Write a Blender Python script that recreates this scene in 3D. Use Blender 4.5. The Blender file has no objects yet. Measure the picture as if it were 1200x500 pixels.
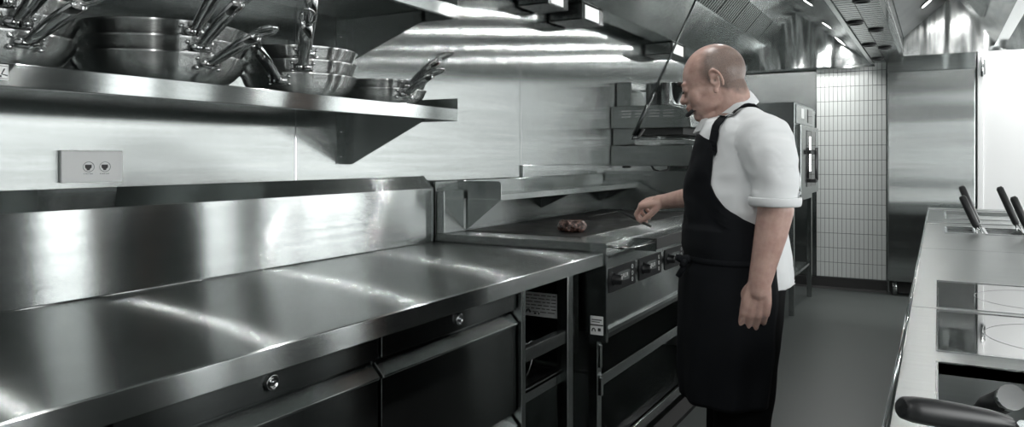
import bpy, bmesh, math, random
from mathutils import Vector, Matrix, noise
from mathutils.bvhtree import BVHTree
random.seed(4)
S = bpy.context.scene
COL = S.collection
PI = math.pi
R = math.radians
EYE = 1.27

# ------------------------------------------------------------------ materials
def mat(name, base=(.5,.5,.5), metallic=0.0, rough=.5, **kw):
    m = bpy.data.materials.new(name); m.use_nodes = True
    nt = m.node_tree; p = nt.nodes['Principled BSDF']
    p.inputs['Base Color'].default_value = (*base, 1)
    p.inputs['Metallic'].default_value = metallic
    p.inputs['Roughness'].default_value = rough
    for k, v in kw.items():
        p.inputs[k.replace('_', ' ')].default_value = v
    return m
def node(m, t, **kw):
    n = m.node_tree.nodes.new(t)
    for k, v in kw.items(): setattr(n, k, v)
    return n
def link(m, a, b): m.node_tree.links.new(a, b)
def P(m): return m.node_tree.nodes['Principled BSDF']
def noise_node(m, scale, detail=3, stretch=(1,1,1)):
    tc = node(m, 'ShaderNodeTexCoord'); mp = node(m, 'ShaderNodeMapping')
    geo = node(m, 'ShaderNodeNewGeometry')
    mp.inputs['Scale'].default_value = stretch
    link(m, geo.outputs['Position'], mp.inputs['Vector'])
    n = node(m, 'ShaderNodeTexNoise'); n.inputs['Scale'].default_value = scale; n.inputs['Detail'].default_value = detail
    link(m, mp.outputs['Vector'], n.inputs['Vector'])
    return n
def ramp_rgb(m, fac, c0, c1, p0=0., p1=1.):
    r = node(m, 'ShaderNodeValToRGB')
    r.color_ramp.elements[0].color = (*c0,1); r.color_ramp.elements[1].color = (*c1,1)
    r.color_ramp.elements[0].position = p0; r.color_ramp.elements[1].position = p1
    link(m, fac, r.inputs['Fac']); return r
def add_bump(m, n, strength, dist=.01, prev=None):
    b = node(m, 'ShaderNodeBump'); b.inputs['Strength'].default_value = strength; b.inputs['Distance'].default_value = dist
    link(m, n.outputs['Fac'], b.inputs['Height'])
    if prev: link(m, prev.outputs['Normal'], b.inputs['Normal'])
    link(m, b.outputs['Normal'], P(m).inputs['Normal']); return b
def vmath(m, op, a=None, b=None):
    n = node(m, 'ShaderNodeVectorMath', operation=op)
    for i, x in enumerate((a, b)):
        if x is None: continue
        if hasattr(x, 'links'): link(m, x, n.inputs[i])
        elif isinstance(x, tuple): n.inputs[i].default_value = x
    return n
def fmath(m, op, a, b=None):
    n = node(m, 'ShaderNodeMath', operation=op)
    for i, x in enumerate((a, b)):
        if x is None: continue
        if hasattr(x, 'links'): link(m, x, n.inputs[i])
        else: n.inputs[i].default_value = x
    return n.outputs[0]
def brushed(name, base, rough, spread=.8, grain=(0,1,0), wave=.0, wave_scale=2.0, wave_stretch=(1,1,1), streak=.07, power=2.0, aniso=1.0, tex=None):
    """Brushed steel. grain = direction of the brush marks; microscopic scratches tilt the
    normal across the grain, so reflections smear across it."""
    m = mat(name, base, 1.0, rough); p = P(m)
    geo = node(m, 'ShaderNodeNewGeometry')
    if grain == (0,0,0): T = vmath(m, 'ADD', (0,0,1), (0,0,0)).outputs[0]
    else: T = vmath(m, 'NORMALIZE', vmath(m, 'CROSS_PRODUCT', geo.outputs['Normal'], tuple(g+d for g,d in zip(grain,(.003,.002,.004)))).outputs[0]).outputs[0]
    st = tuple(1.5 if abs(g) > .5 else 60 for g in (tex or grain))
    n = noise_node(m, 1.0, 4, st)
    r = ramp_rgb(m, n.outputs['Fac'], tuple(c*(1-streak) for c in base), tuple(min(1, c*(1+streak)) for c in base), .3, .7)
    link(m, r.outputs['Color'], p.inputs['Base Color'])
    N = geo.outputs['Normal']
    if wave:
        n2 = noise_node(m, wave_scale, 1, wave_stretch)
        N = add_bump(m, n2, 1.0, wave).outputs['Normal']
    sc = vmath(m, 'MULTIPLY', geo.outputs['Position'], (7919.1, 6151.7, 8447.3))
    wn = node(m, 'ShaderNodeTexWhiteNoise', noise_dimensions='3D'); link(m, sc.outputs[0], wn.inputs['Vector'])
    r = fmath(m, 'MULTIPLY_ADD', wn.outputs['Value'], 2.0); r.node.inputs[2].default_value = -1.0
    ab = fmath(m, 'POWER', fmath(m, 'ABSOLUTE', r), power)
    k = fmath(m, 'MULTIPLY', fmath(m, 'MULTIPLY', fmath(m, 'SIGN', r), ab), spread)
    tv = vmath(m, 'SCALE', T); link(m, k, tv.inputs['Scale'])
    nv = vmath(m, 'NORMALIZE', vmath(m, 'ADD', N, tv.outputs[0]).outputs[0])
    link(m, nv.outputs[0], p.inputs['Normal'])
    p.inputs['Anisotropic'].default_value = aniso; link(m, T, p.inputs['Tangent'])
    return m
SS = (.50,.525,.52)
M = {}
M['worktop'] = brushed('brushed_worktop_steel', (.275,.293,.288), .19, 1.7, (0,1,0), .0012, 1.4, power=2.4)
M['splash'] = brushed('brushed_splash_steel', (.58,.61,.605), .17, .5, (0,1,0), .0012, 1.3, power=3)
M['wall'] = brushed('brushed_wall_steel', (.285,.302,.298), .14, .32, (0,0,1), .0022, .8, (.5,.5,1.3), tex=(0,1,0))
M['endwall'] = brushed('brushed_end_steel', (.38,.405,.40), .2, .3, (0,0,1), .03, 1.0, (.5,.5,1.6), tex=(1,0,0))
M['edge'] = brushed('brushed_edge_steel', (.55,.58,.575), .18, .3, (0,1,0), .001, 3, power=2.8)
M['steel'] = brushed('satin_steel', (.38,.405,.40), .17, .3, (0,1,0), .001, 3, power=2.8)
M['steel_x'] = brushed('satin_steel_cross_grain', (.40,.425,.42), .22, .3, (1,0,0), .002, 3)
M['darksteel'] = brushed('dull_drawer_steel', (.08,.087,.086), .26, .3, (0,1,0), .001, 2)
M['island'] = brushed('brushed_island_steel', (.36,.38,.375), .30, .3, (1,0,0), .003, 2.2, aniso=.3)
M['door'] = brushed('brushed_fridge_steel', (.44,.465,.46), .18, .3, (0,0,1), .05, 1.0, (.25,.25,1.8), tex=(1,0,0))
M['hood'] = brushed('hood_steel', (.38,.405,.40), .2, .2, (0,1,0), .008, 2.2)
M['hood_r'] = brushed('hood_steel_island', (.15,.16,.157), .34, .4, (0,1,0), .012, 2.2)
M['hoodend'] = brushed('crinkled_hood_steel', (.55,.58,.575), .16, .1, (0,0,1), .05, 3.2, (2.2,1,.5), aniso=.5)
M['hoodend_r'] = brushed('bright_crinkled_hood_steel', (.65,.67,.665), .22, .2, (0,0,1), .06, 3.2, (2.5,1,.4), aniso=.5)
M['pan'] = brushed('pan_steel', (.55,.565,.56), .24, .6, (0,0,0), .0, 3)
M['chrome'] = mat('polished_steel', (.55,.56,.56), 1, .10)
M['blackplastic'] = mat('black_plastic', (.012,.013,.014), 0, .38)
M['blackglass'] = mat('black_hob_glass', (.012,.013,.013), 0, .03, IOR=2.1)
M['glass_mark'] = mat('hob_marking', (.10,.10,.10), 0, .3)
M['rubber'] = mat('black_rubber', (.02,.02,.02), 0, .7)
M['dark'] = mat('dark_cavity', (.015,.016,.016), 0, .6)
M['white'] = mat('white_plastic', (.90,.91,.91), 0, .4)
M['whitewall'] = mat('white_wall_paint', (.88,.89,.89), 0, .55)
M['greywall'] = mat('grey_wall_paint', (.07,.075,.075), 0, .6)
M['paper'] = mat('white_sticker', (.78,.8,.79), 0, .5)
M['ink'] = mat('printed_ink', (.03,.03,.03), 0, .5)
M['ceil'] = mat('ceiling_paint', (.3,.31,.31), 0, .8)
M['glass'] = mat('clear_glass', (.95,.97,.97), 0, .02, IOR=1.45); P(M['glass']).inputs['Transmission Weight'].default_value = 1
def emis(name, c, s):
    m = mat(name, (0,0,0), 0, .5); p = P(m)
    p.inputs['Emission Color'].default_value = (*c,1); p.inputs['Emission Strength'].default_value = s
    return m
M['window'] = emis('daylight_window', (.98,1,.992), 6)
M['window_dim'] = emis('daylight_window_soft', (.98,1,.992), 3.5)
M['window_side'] = emis('fill_window_glow', (.98,1,.992), 5.0)  # unseen window, added as large fill light for the cook
M['lamp'] = emis('lamp_lens', (1,1,.98), 14)
M['lcd'] = emis('display_glow', (.55,.62,.6), .07)
# plate: seasoned black iron
m = M['plate'] = mat('seasoned_griddle_iron', (.03,.03,.03), .6, .42)
n = noise_node(m, 9, 6); r = ramp_rgb(m, n.outputs['Fac'], (.008,.008,.008), (.05,.05,.048), .35, .75); link(m, r.outputs['Color'], P(m).inputs['Base Color'])
mr = node(m, 'ShaderNodeMapRange'); mr.inputs['To Min'].default_value=.25; mr.inputs['To Max'].default_value=.6; link(m, n.outputs['Fac'], mr.inputs['Value']); link(m, mr.outputs['Result'], P(m).inputs['Roughness'])
# floor: speckled safety vinyl
m = M['floor'] = mat('speckled_safety_floor', (.05,.055,.053), 0, .38)
n = noise_node(m, 260, 2); r = ramp_rgb(m, n.outputs['Fac'], (.040,.046,.044), (.085,.095,.092), .45, .75); link(m, r.outputs['Color'], P(m).inputs['Base Color']); add_bump(m, noise_node(m, 120, 2), .25, .002)
# tiles with grout
M['tile'] = mat('glazed_white_tile', (.60,.625,.615), 0, .12)
M['grout'] = mat('grey_grout', (.16,.17,.17), 0, .8)
# skin
m = M['skin'] = mat('skin', (.45,.26,.2), 0, .42)
p = P(m); p.inputs['Subsurface Weight'].default_value = .12; p.inputs['Subsurface Radius'].default_value = (.02,.008,.004); p.inputs['Subsurface Scale'].default_value=.5
n = noise_node(m, 35, 5); r = ramp_rgb(m, n.outputs['Fac'], (.46,.29,.245), (.60,.41,.35), .3, .7)
at = node(m, 'ShaderNodeAttribute', attribute_name='hair'); n2 = noise_node(m, 520, 2)
r2 = ramp_rgb(m, n2.outputs['Fac'], (.07,.062,.055), (.22,.17,.145), .35, .7)
mx = node(m, 'ShaderNodeMix', data_type='RGBA'); link(m, at.outputs['Fac'], mx.inputs[0]); link(m, r.outputs['Color'], mx.inputs[6]); link(m, r2.outputs['Color'], mx.inputs[7])
at2 = node(m, 'ShaderNodeAttribute', attribute_name='lips')
mx2 = node(m, 'ShaderNodeMix', data_type='RGBA'); link(m, at2.outputs['Fac'], mx2.inputs[0]); link(m, mx.outputs[2], mx2.inputs[6]); mx2.inputs[7].default_value = (.34,.13,.11,1)
link(m, mx2.outputs[2], p.inputs['Base Color']); add_bump(m, noise_node(m, 160, 3), .25, .002)
m = M['shirt'] = mat('white_cotton', (.80,.82,.83), 0, .85); n = noise_node(m, 900, 2); add_bump(m, n, .2, .001)
m = M['apron'] = mat('navy_black_canvas', (.0035,.0045,.0065), 0, .85, Specular_IOR_Level=.25); n = noise_node(m, 1200, 2); add_bump(m, n, .3, .001)
M['trouser'] = mat('black_trouser_cloth', (.0025,.0025,.003), 0, .9, Specular_IOR_Level=.2)
m = M['steak'] = mat('seared_beef', (.1,.04,.03), 0, .35)
n = noise_node(m, 90, 6); r = ramp_rgb(m, n.outputs['Fac'], (.018,.010,.008), (.30,.17,.14), .45, .72); link(m, r.outputs['Color'], P(m).inputs['Base Color']); add_bump(m, n, .8, .004)
M['brow'] = mat('dark_eyebrow_hair', (.03,.025,.022), 0, .7)

# ------------------------------------------------------------------ geometry
class MB:
    def __init__(s): s.v = []; s.f = []; s.sm = []
    def add(s, vs, fs, smooth=False):
        o = len(s.v); s.v += [Vector(v) for v in vs]; s.f += [[o+i for i in f] for f in fs]; s.sm += [smooth]*len(fs); return s
    def box(s, x0, x1, y0, y1, z0, z1, rot=None, piv=None):
        vs = [Vector((x,y,z)) for x in (x0,x1) for y in (y0,y1) for z in (z0,z1)]
        if rot is not None:
            c = Vector(piv) if piv else Vector(((x0+x1)/2,(y0+y1)/2,(z0+z1)/2)); vs = [rot @ (v-c) + c for v in vs]
        return s.add(vs, [(0,1,3,2),(4,6,7,5),(0,4,5,1),(2,3,7,6),(0,2,6,4),(1,5,7,3)])
    def prism(s, pts, a, b, axis='Y'):
        """closed outline pts (2-D) swept from a to b along the axis"""
        def mk(p, t):
            return {'Y':(p[0],t,p[1]), 'X':(t,p[0],p[1]), 'Z':(p[0],p[1],t)}[axis]
        n = len(pts); vs = [mk(p,a) for p in pts] + [mk(p,b) for p in pts]
        return s.add(vs, [list(range(n))[::-1], list(range(n,2*n))] + [(i,(i+1)%n,n+(i+1)%n,n+i) for i in range(n)])
    def tube(s, path, rad, seg=10, cap=True, closed=False, flat=1.0, flatn=None):
        path = [Vector(p) for p in path]; n = len(path); rads = rad if isinstance(rad,(list,tuple)) else [rad]*n
        vs = []; prev = None
        for i,p in enumerate(path):
            a = path[(i-1)%n] if (closed or i) else p; b = path[(i+1)%n] if (closed or i<n-1) else p
            t = (b-a).normalized()
            if flatn is not None: u = Vector(flatn)
            elif prev is None: u = Vector((0,0,1)) if abs(t.z)<.9 else Vector((1,0,0))
            else: u = prev
            u = (u - t*u.dot(t)).normalized(); prev = u; w = t.cross(u)
            for k in range(seg):
                q = 2*PI*k/seg; vs.append(p + rads[i]*(u*math.cos(q)*flat + w*math.sin(q)))
        fs = []
        for i in range(n if closed else n-1):
            j = (i+1)%n
            for k in range(seg): fs.append((i*seg+k, i*seg+(k+1)%seg, j*seg+(k+1)%seg, j*seg+k))
        s.add(vs, fs, True)
        if cap and not closed:
            o = len(s.v)-len(vs)
            s.f += [[o+k for k in range(seg)][::-1], [o+(n-1)*seg+k for k in range(seg)]]; s.sm += [False, False]
        return s
    def cyl(s, a, b, r, seg=24, r2=None): return s.tube([a,b], [r, r if r2 is None else r2], seg)
    def lathe(s, prof, seg=48, c=(0,0,0), axis='Z'):
        vs = []; n = len(prof)
        for k in range(seg):
            q = 2*PI*k/seg
            for r,h in prof:
                a,b = r*math.cos(q), r*math.sin(q)
                vs.append(Vector(c)+Vector({'Z':(a,b,h),'X':(h,a,b),'Y':(b,h,a)}[axis]))
        fs = [(k*n+i, ((k+1)%seg)*n+i, ((k+1)%seg)*n+i+1, k*n+i+1) for k in range(seg) for i in range(n-1)]
        return s.add(vs, fs, True)
    def ell(s, c, r, seg=20, rings=12, rot=None):
        vs = []; c = Vector(c); r = (r,r,r) if not isinstance(r,(tuple,list)) else r
        for i in range(rings+1):
            ph = PI*i/rings
            for k in range(seg):
                q = 2*PI*k/seg; v = Vector((r[0]*math.sin(ph)*math.cos(q), r[1]*math.sin(ph)*math.sin(q), r[2]*math.cos(ph)))
                vs.append(c + (rot @ v if rot is not None else v))
        fs = [(i*seg+k, (i+1)*seg+k, (i+1)*seg+(k+1)%seg, i*seg+(k+1)%seg) for i in range(rings) for k in range(seg)]
        return s.add(vs, fs, True)
    def caps(s, pts, rads, seg=14):
        """round-ended tapered limb"""
        pts = [Vector(p) for p in pts]
        for i in range(len(pts)-1):
            a,b = pts[i],pts[i+1]; n = 5
            s.tube([a.lerp(b,t/n) for t in range(n+1)], [rads[i]+(rads[i+1]-rads[i])*t/n for t in range(n+1)], seg)
        for p,r in zip(pts,rads): s.ell(p, r, seg, 10)
        return s
    def xf(s, mtx): s.v = [mtx @ v for v in s.v]; return s
def wloc(o):
    l = Vector((0,0,0))
    while o is not None: l += o.location; o = o.parent
    return l
def build(name, mb, material, parent=None, bevel=0, kind=None, solid=0, weld=False, sub=0, segs=2):
    me = bpy.data.meshes.new(name); off = wloc(parent) if parent else Vector((0,0,0))
    me.from_pydata([v-off for v in mb.v], [], mb.f)
    for i,p in enumerate(me.polygons): p.use_smooth = mb.sm[i]
    bm = bmesh.new(); bm.from_mesh(me)
    if weld: bmesh.ops.remove_doubles(bm, verts=bm.verts, dist=1e-5)
    bmesh.ops.dissolve_degenerate(bm, dist=1e-6, edges=bm.edges)
    bmesh.ops.recalc_face_normals(bm, faces=bm.faces); bm.to_mesh(me); bm.free()
    me.materials.append(M[material] if isinstance(material,str) else material)
    o = bpy.data.objects.new(name, me); COL.objects.link(o); o.parent = parent
    if solid:
        md = o.modifiers.new('thick','SOLIDIFY'); md.thickness = solid; md.offset = 0
    if bevel:
        md = o.modifiers.new('edge','BEVEL'); md.width = bevel; md.segments = segs; md.limit_method = 'ANGLE'; md.angle_limit = R(40)
    if sub:
        md = o.modifiers.new('sub','SUBSURF'); md.levels = md.render_levels = sub
    if kind: o['kind'] = kind
    return o
def thing(name, label, cat, loc=(0,0,0), group=None):
    o = bpy.data.objects.new(name, None); COL.objects.link(o); o.location = loc; o.empty_display_size = .1
    o['label'] = label; o['category'] = cat
    if group: o['group'] = group
    return o
def tag(o, label, cat, group=None):
    o['label'] = label; o['category'] = cat
    if group: o['group'] = group
    return o
def copy_tree(o, parent=None):
    c = o.copy(); COL.objects.link(c)
    if parent: c.parent = parent
    for ch in list(o.children):
        copy_tree(ch, c)
    return c
def blob(mb, voxel, smooth=3, fac=.5):
    """one continuous skin around overlapping closed shapes"""
    me = bpy.data.meshes.new('t'); me.from_pydata(mb.v, [], mb.f)
    o = bpy.data.objects.new('t', me); COL.objects.link(o)
    md = o.modifiers.new('r','REMESH'); md.mode = 'VOXEL'; md.voxel_size = voxel; md.use_smooth_shade = True
    if smooth:
        md = o.modifiers.new('s','SMOOTH'); md.iterations = smooth; md.factor = fac
    dg = bpy.context.evaluated_depsgraph_get(); dg.update()
    out = bpy.data.meshes.new_from_object(o.evaluated_get(dg))
    bpy.data.objects.remove(o); bpy.data.meshes.remove(me)
    return out
def from_mesh(name, me, material, parent):
    off = wloc(parent)
    me.transform(Matrix.Translation(-off)); me.materials.clear(); me.materials.append(M[material])
    for p in me.polygons: p.use_smooth = True
    o = bpy.data.objects.new(name, me); COL.objects.link(o); o.parent = parent; return o

# ------------------------------------------------------------------ camera
cam = bpy.data.cameras.new('camera'); co = bpy.data.objects.new('camera', cam); COL.objects.link(co)
co.location = (0,0,EYE); co.rotation_euler = (R(90),0,R(29.3))
cam.sensor_width = 36; cam.lens = 890/1200*36; cam.shift_y = -65/1200; cam.clip_start=.02
S.camera = co
# ------------------------------------------------------------------ the room
XW, YE, XR, YB, ZC = -2.005, 8.0, 2.6, -1.6, 3.1
build('floor', MB().box(XW-.1, XR+.1, YB-.1, YE+.1, -.05, 0), 'floor', kind='structure')
build('ceiling', MB().box(XW-.1, XR+.1, YB-.1, YE+.1, ZC, ZC+.1), 'ceil', kind='structure')
b = MB(); js = [YB, .31, 1.99, 3.667, 5.387, 7.05, YE]
for i in range(len(js)-1):
    g = .0018
    if js[i] >= 3.6: b.box(XW-.02, XW, js[i]+g, js[i+1]-g, 1.232, ZC); b.box(XW-.02, XW, js[i]+g, js[i+1]-g, 0, 1.16)
    else: b.box(XW-.02, XW, js[i]+g, js[i+1]-g, 0, ZC)
b.box(XW-.1, XW-.012, YB-.1, YE+.1, 0, ZC)
build('wall_left', b, 'wall', kind='structure')
for k,y in enumerate((1.99, 3.667, 5.387)):
    build('trim_%d'%(k+3), MB().box(XW-.001, XW+.0015, y-.0022, y+.0022, 1.192 if y<3 else 1.231, 2.6), 'chrome', kind='structure')
build('trim_1', MB().box(XW-.02, XW+.018, 3.667, 6.3, 1.16, 1.230), 'wall', kind='structure', bevel=.003)
b = MB().box(XW-.1, -1.045, YE, YE+.1, 0, ZC).box(-.425, .42, YE, YE+.1, 0, ZC).box(-1.045, -.425, YE+.03, YE+.1, 0, ZC)
build('wall_end', b, 'endwall', kind='structure')
build('wall_pillar', MB().box(-1.045, -.425, YE-.02, YE+.03, 0, ZC), 'grout', kind='structure')
b = MB(); tw, th = .0385, .142
for j in range(15):
    for i in range(16):
        x = -1.043+i*tw; z = .115+j*th
        b.box(x+.0016, x+tw-.0016, YE-.028, YE-.019, z+.0022, z+th-.0022)
build('wall_tiles', b, 'tile', kind='structure', bevel=.0015)
build('baseboard_end', MB().prism([(YE-.035,0),(YE-.045,0),(YE-.033,.02),(YE-.03,.105),(YE-.02,.108),(YE-.02,0)], XW+.002, -.42, 'X'), 'rubber', kind='structure')
build('wall_right', MB().box(XR, XR+.1, YB-.1, YE+.1, 0, .72).box(XR, XR+.1, YB-.1, YE+.1, 2.25, ZC)
      .box(XR, XR+.1, YB-.1, .2, .72, 2.25).box(XR, XR+.1, 2.6, 3.57, .72, 2.25).box(XR, XR+.1, 4.04, 4.12, .72, 2.25).box(XR, XR+.1, 4.55, 5.1, .72, 2.25)
      .box(XR, XR+.1, 5.64, 6.0, .72, 2.25).box(XR, XR+.1, 7.7, YE+.1, .72, 2.25), 'greywall', kind='structure')
for i,(y0,y1,mm) in enumerate([(.2,2.6,'window_side'),(3.57,4.04,'window'),(4.12,4.55,'window_dim'),(5.1,5.64,'window'),(6.0,7.7,'window')]):  # first is added fill, last is added to brighten the white door; both unseen
    w = build('window_%d'%(i+1), MB().box(XR+.05, XR+.06, y0, y1, .72, 2.25), mm, kind='structure')
    f = MB().box(XR+.02, XR+.05, y0, y0+.03, .72, 2.25).box(XR+.02, XR+.05, y1-.03, y1, .72, 2.25).box(XR+.02, XR+.05, y0, y1, .72, .76).box(XR+.02, XR+.05, y0, y1, 2.21, 2.25)
    build('window_frame', f, 'steel', w)
build('wall_back', MB().box(XW-.1, XR+.1, YB-.1, YB, 0, ZC), 'whitewall', kind='structure')
# white coolroom door to the right of the fridge
build('wall_end', MB().box(.42, XR+.1, YE, YE+.1, 0, ZC), 'whitewall', kind='structure')
d = build('door_1', MB().box(.345, 1.75, YE-.16, YE-.0, .03, 2.35), 'whitewall', kind='structure', bevel=.006)
build('door_frame', MB().box(.302, .345, YE-.17, YE, 0, 2.4), 'white', d, bevel=.003)
build('hinge', MB().box(.325, .36, YE-.19, YE-.158, 2.0, 2.13).cyl((.335,YE-.19,1.98), (.335,YE-.19,2.15), .011, 12), 'chrome', d)
# ------------------------------------------------------------------ prep bench
XF, XS, ZT = -1.14, -1.95, .90          # front edge, splash face, top height
YB0, YB1 = -.75, 2.765
t = thing('prep_counter', 'long brushed stainless prep counter with raised splashback along the left wall', 'counter', (-1.5, 1.0, 0))
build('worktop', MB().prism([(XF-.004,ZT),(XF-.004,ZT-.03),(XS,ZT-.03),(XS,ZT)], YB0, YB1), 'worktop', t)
build('front_edge', MB().prism([(XF,ZT-.003),(XF,ZT-.05),(XF-.02,ZT-.05),(XF-.02,ZT-.031),(XF-.0039,ZT-.031),(XF-.0039,ZT+.0002),(XF-.003,ZT+.0002)], YB0, YB1), 'edge', t, bevel=.0008)
build('seam_bead', MB().tube([(XS+.002,YB0,ZT+.001),(XS+.002,YB1-.013,ZT+.001)], .003, 8), 'chrome', t)
zs = ZT+.236; s = .054
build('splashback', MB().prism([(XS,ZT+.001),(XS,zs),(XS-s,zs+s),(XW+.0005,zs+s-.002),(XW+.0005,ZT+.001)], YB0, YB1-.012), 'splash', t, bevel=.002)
build('splashback_end', MB().prism([(XS+.003,ZT+.002),(XS+.003,zs+.001),(XS-s,zs+s+.003),(XW+.001,zs+s+.002),(XW+.001,ZT+.002)], YB1-.012, YB1-.004), 'splash', t)
for y in (YB0+.1, 2.50):
    for x in (XF-.075, XS+.0):
        build('leg', MB().box(x, x+.045, y, y+.045, 0, ZT-.03), 'steel', t, bevel=.003)
build('cross_rail', MB().box(XF-.068, XF-.036, 2.16, 2.5, .60, .645), 'darksteel', t, bevel=.002)
build('side_post', MB().box(XF-.07, XF-.03, 2.150, 2.176, .02, ZT-.05), 'steel', t, bevel=.002)
sh = build('undershelf', MB().box(XS+.05, XF-.055, 2.178, 2.499, .485, .50).box(XF-.075, XF-.055, 2.178, 2.499, .455, .50), 'steel', t, bevel=.002)

def drawer_unit(lab):
    u = thing('drawer_cabinet', lab, 'cabinet', (-1.5, 1.8, 0), 'drawer cabinets under the prep counter')
    y0, y1, xf = 1.458, 2.145, XF-.045
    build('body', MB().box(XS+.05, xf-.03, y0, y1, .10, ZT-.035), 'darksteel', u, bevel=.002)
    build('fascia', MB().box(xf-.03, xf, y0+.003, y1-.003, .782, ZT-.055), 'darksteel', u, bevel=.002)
    lk = build('lock', MB().lathe([(.0,.010),(.006,.010),(.0062,.006),(.0105,.006),(.012,.009),(.016,.008),(.017,0),(.0,0)], 24, (xf,1.80,.815), 'X'), 'chrome', u)
    build('keyhole', MB().box(xf+.0095, xf+.011, 1.799, 1.801, .8115, .8185), 'ink', lk)
    for k,(z1,z0) in enumerate([(.768,.452),(.440,.125)]):
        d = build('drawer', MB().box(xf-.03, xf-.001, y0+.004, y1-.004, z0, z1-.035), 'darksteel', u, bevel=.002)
        build('handle', MB().prism([(xf-.03,z1-.036),(xf+.004,z1-.036),(xf+.006,z1-.030),(xf-.022,z1),(xf-.03,z1)], y0+.004, y1-.004), 'steel', d, bevel=.0015)
    build('plinth', MB().box(XS+.1, xf-.05, y0+.02, y1-.02, 0.0, .10), 'dark', u)
    return u
d2 = drawer_unit('dark steel drawer cabinet with round lock, next to the open bay under the counter')
d1 = copy_tree(d2); d1.location.y -= .692; d1['label'] = 'dark steel drawer cabinet with round lock, at the near left under the counter'
d0 = copy_tree(d1); d0.location.y -= .692; d0['label'] = 'dark cabinet barely peeking in at the bottom left corner under the counter'

# control box with label inside open bay, wire hooks
t = thing('control_box', 'dark box with white data label inside the open bay under the counter', 'box', (-1.5,2.60,.62))
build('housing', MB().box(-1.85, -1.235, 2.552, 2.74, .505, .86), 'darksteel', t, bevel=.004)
lb = build('label', MB().box(-1.375, -1.238, 2.5495, 2.552, .672, .762), 'paper', t)
b = MB()
for i in range(6):
    z = .752-i*.0125
    x = -1.370
    random.seed(i)
    while x < -1.243-.0:
        w = random.uniform(.012,.03); b.box(x, min(x+w,-1.243), 2.5488, 2.5496, z-.0014, z+.0014); x += w+.006
build('print', b, 'ink', lb)
b = MB()
b.tube([(-1.366+.006+.008*math.cos(q),2.549,.684+.012*math.sin(q)) for q in [R(a) for a in range(0,181,20)]], .0028, 6)
b.box(-1.335,-1.325,2.5488,2.5496,.680,.686).box(-1.318,-1.312,2.5488,2.5496,.680,.686)
build('emblem', b, 'ink', lb)
for k,(y,z) in enumerate([(2.33,.63),(2.27,.59)]):
    pts = [(-1.235+.0, y+.03*math.cos(R(a))*1.2, .53+ (z-.53)*.75 + .028*math.sin(R(a))) for a in range(-60,121,20)]
    pts += [(-1.235, y-.05, .53+(z-.53)*.85+.02), (-1.235, y-.09, .53+(z-.53)*.85+.012)]
    b = MB().tube([(p[0]-.05*k, p[1], p[2]) for p in pts] , .0035, 8)
    b.tube([(pts[0][0]-.05*k, pts[0][1], pts[0][2]), (pts[0][0]-.05*k-.01, pts[0][1]-.02, .52), (pts[0][0]-.05*k-.01, pts[0][1]-.09, .5045)], .0035, 8)
    tag(build('wire_hook', b, 'chrome'), ['bright bent wire hook standing higher in the open bay','bright bent wire hook lower and further in inside the open bay'][k], 'hook', 'wire hooks in the open bay')

# data outlet
t = thing('data_outlet', 'white double data outlet plate on the steel wall above the splashback', 'outlet', (XW,1.23,1.243))
build('plate', MB().box(XW, XW+.014, 1.150, 1.322, 1.204, 1.290), 'white', t, bevel=.003)
for y in (1.222, 1.268):
    so = build('socket', MB().prism([(y-.009,1.252),(y+.009,1.252),(y+.009,1.244),(y+.004,1.240),(y+.004,1.237),(y-.004,1.237),(y-.004,1.240),(y-.009,1.244)], XW+.0138, XW+.0148, 'X'), 'ink', t)
    build('bezel', MB().tube([(XW+.0145, y+.001+.0155*math.cos(R(a)), 1.246+.0135*math.sin(R(a))) for a in range(0,360,20)], .0007, 6, closed=True), 'steel', so)
    b = MB()
    for k in range(5): b.box(XW+.0138, XW+.0144, y-.013+k*.0055, y-.010+k*.0055+.001*(k%2), 1.2265, 1.2285)
    build('caption', b, 'steel', t)

# ------------------------------------------------------------------ wall shelves
XL = -1.49
def shelf(y0, z, lab, lip=.044, stick=False):
    t = thing('wall_shelf', lab, 'shelf', (-1.75, 1.0, z))
    y1 = 2.262; bh = .200 if z<1.6 else .168
    build('shelf_board', MB().prism([(XW+.001,z),(XL,z),(XL,z-lip),(XL-.018,z-lip),(XL-.018,z-.004),(XW+.001,z-.004)], y0, y1), 'steel', t, bevel=.0015)
    build('end_upstand', MB().box(XW+.001, XL-.001, y1, y1+.003, z-lip, z+.037), 'steel_x', t)
    build('rear_upstand', MB().box(XW+.001, XW+.004, y0, y1, z, z+.037), 'steel', t)
    for y in (y1-.012, .55, -.3):
        br = build('bracket', MB().prism([(XW+.004,z-.005),(XL-.15,z-.005),(XL-.15,z-.045),(XW+.035,z-bh),(XW+.004,z-bh)], y-.003, y), 'steel_x', t)
        build('wall_flange', MB().box(XW+.001, XW+.004, y-.05, y+.0, z-bh, z-.005), 'steel', t)
        b = MB()
        for q in (.075,bh-.03): b.lathe([(0,.004),(.004,.003),(.006,0)], 12, (XW+.004,y-.025,z-q), 'X')
        build('bolt', b, 'chrome', br)
    if stick:
        st = build('maker_sticker', MB().box(XL, XL+.0008, .722, .764, z-.033, z-.004), 'paper', t)
        b = MB().tube([(XL+.001, .757, z-.012), (XL+.001,.752,z-.022), (XL+.001,.762,z-.024)], .0012, 6)
        for k in range(4): b.box(XL+.0008, XL+.0012, .727+k*.007, .731+k*.007, z-.028, z-.024)
        b.tube([(XL+.001, .724,z-.007),(XL+.001,.7625,z-.007),(XL+.001,.7625,z-.030),(XL+.001,.724,z-.030)], .0006, 6, closed=True)
        build('print', b, 'ink', st)
    return t
shelf(-.6, 1.445, 'long stainless wall shelf carrying the stacks of frying pans', stick=True)
shelf(-.6, 1.81, 'upper stainless wall shelf, only its end corner in view at the top')

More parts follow.
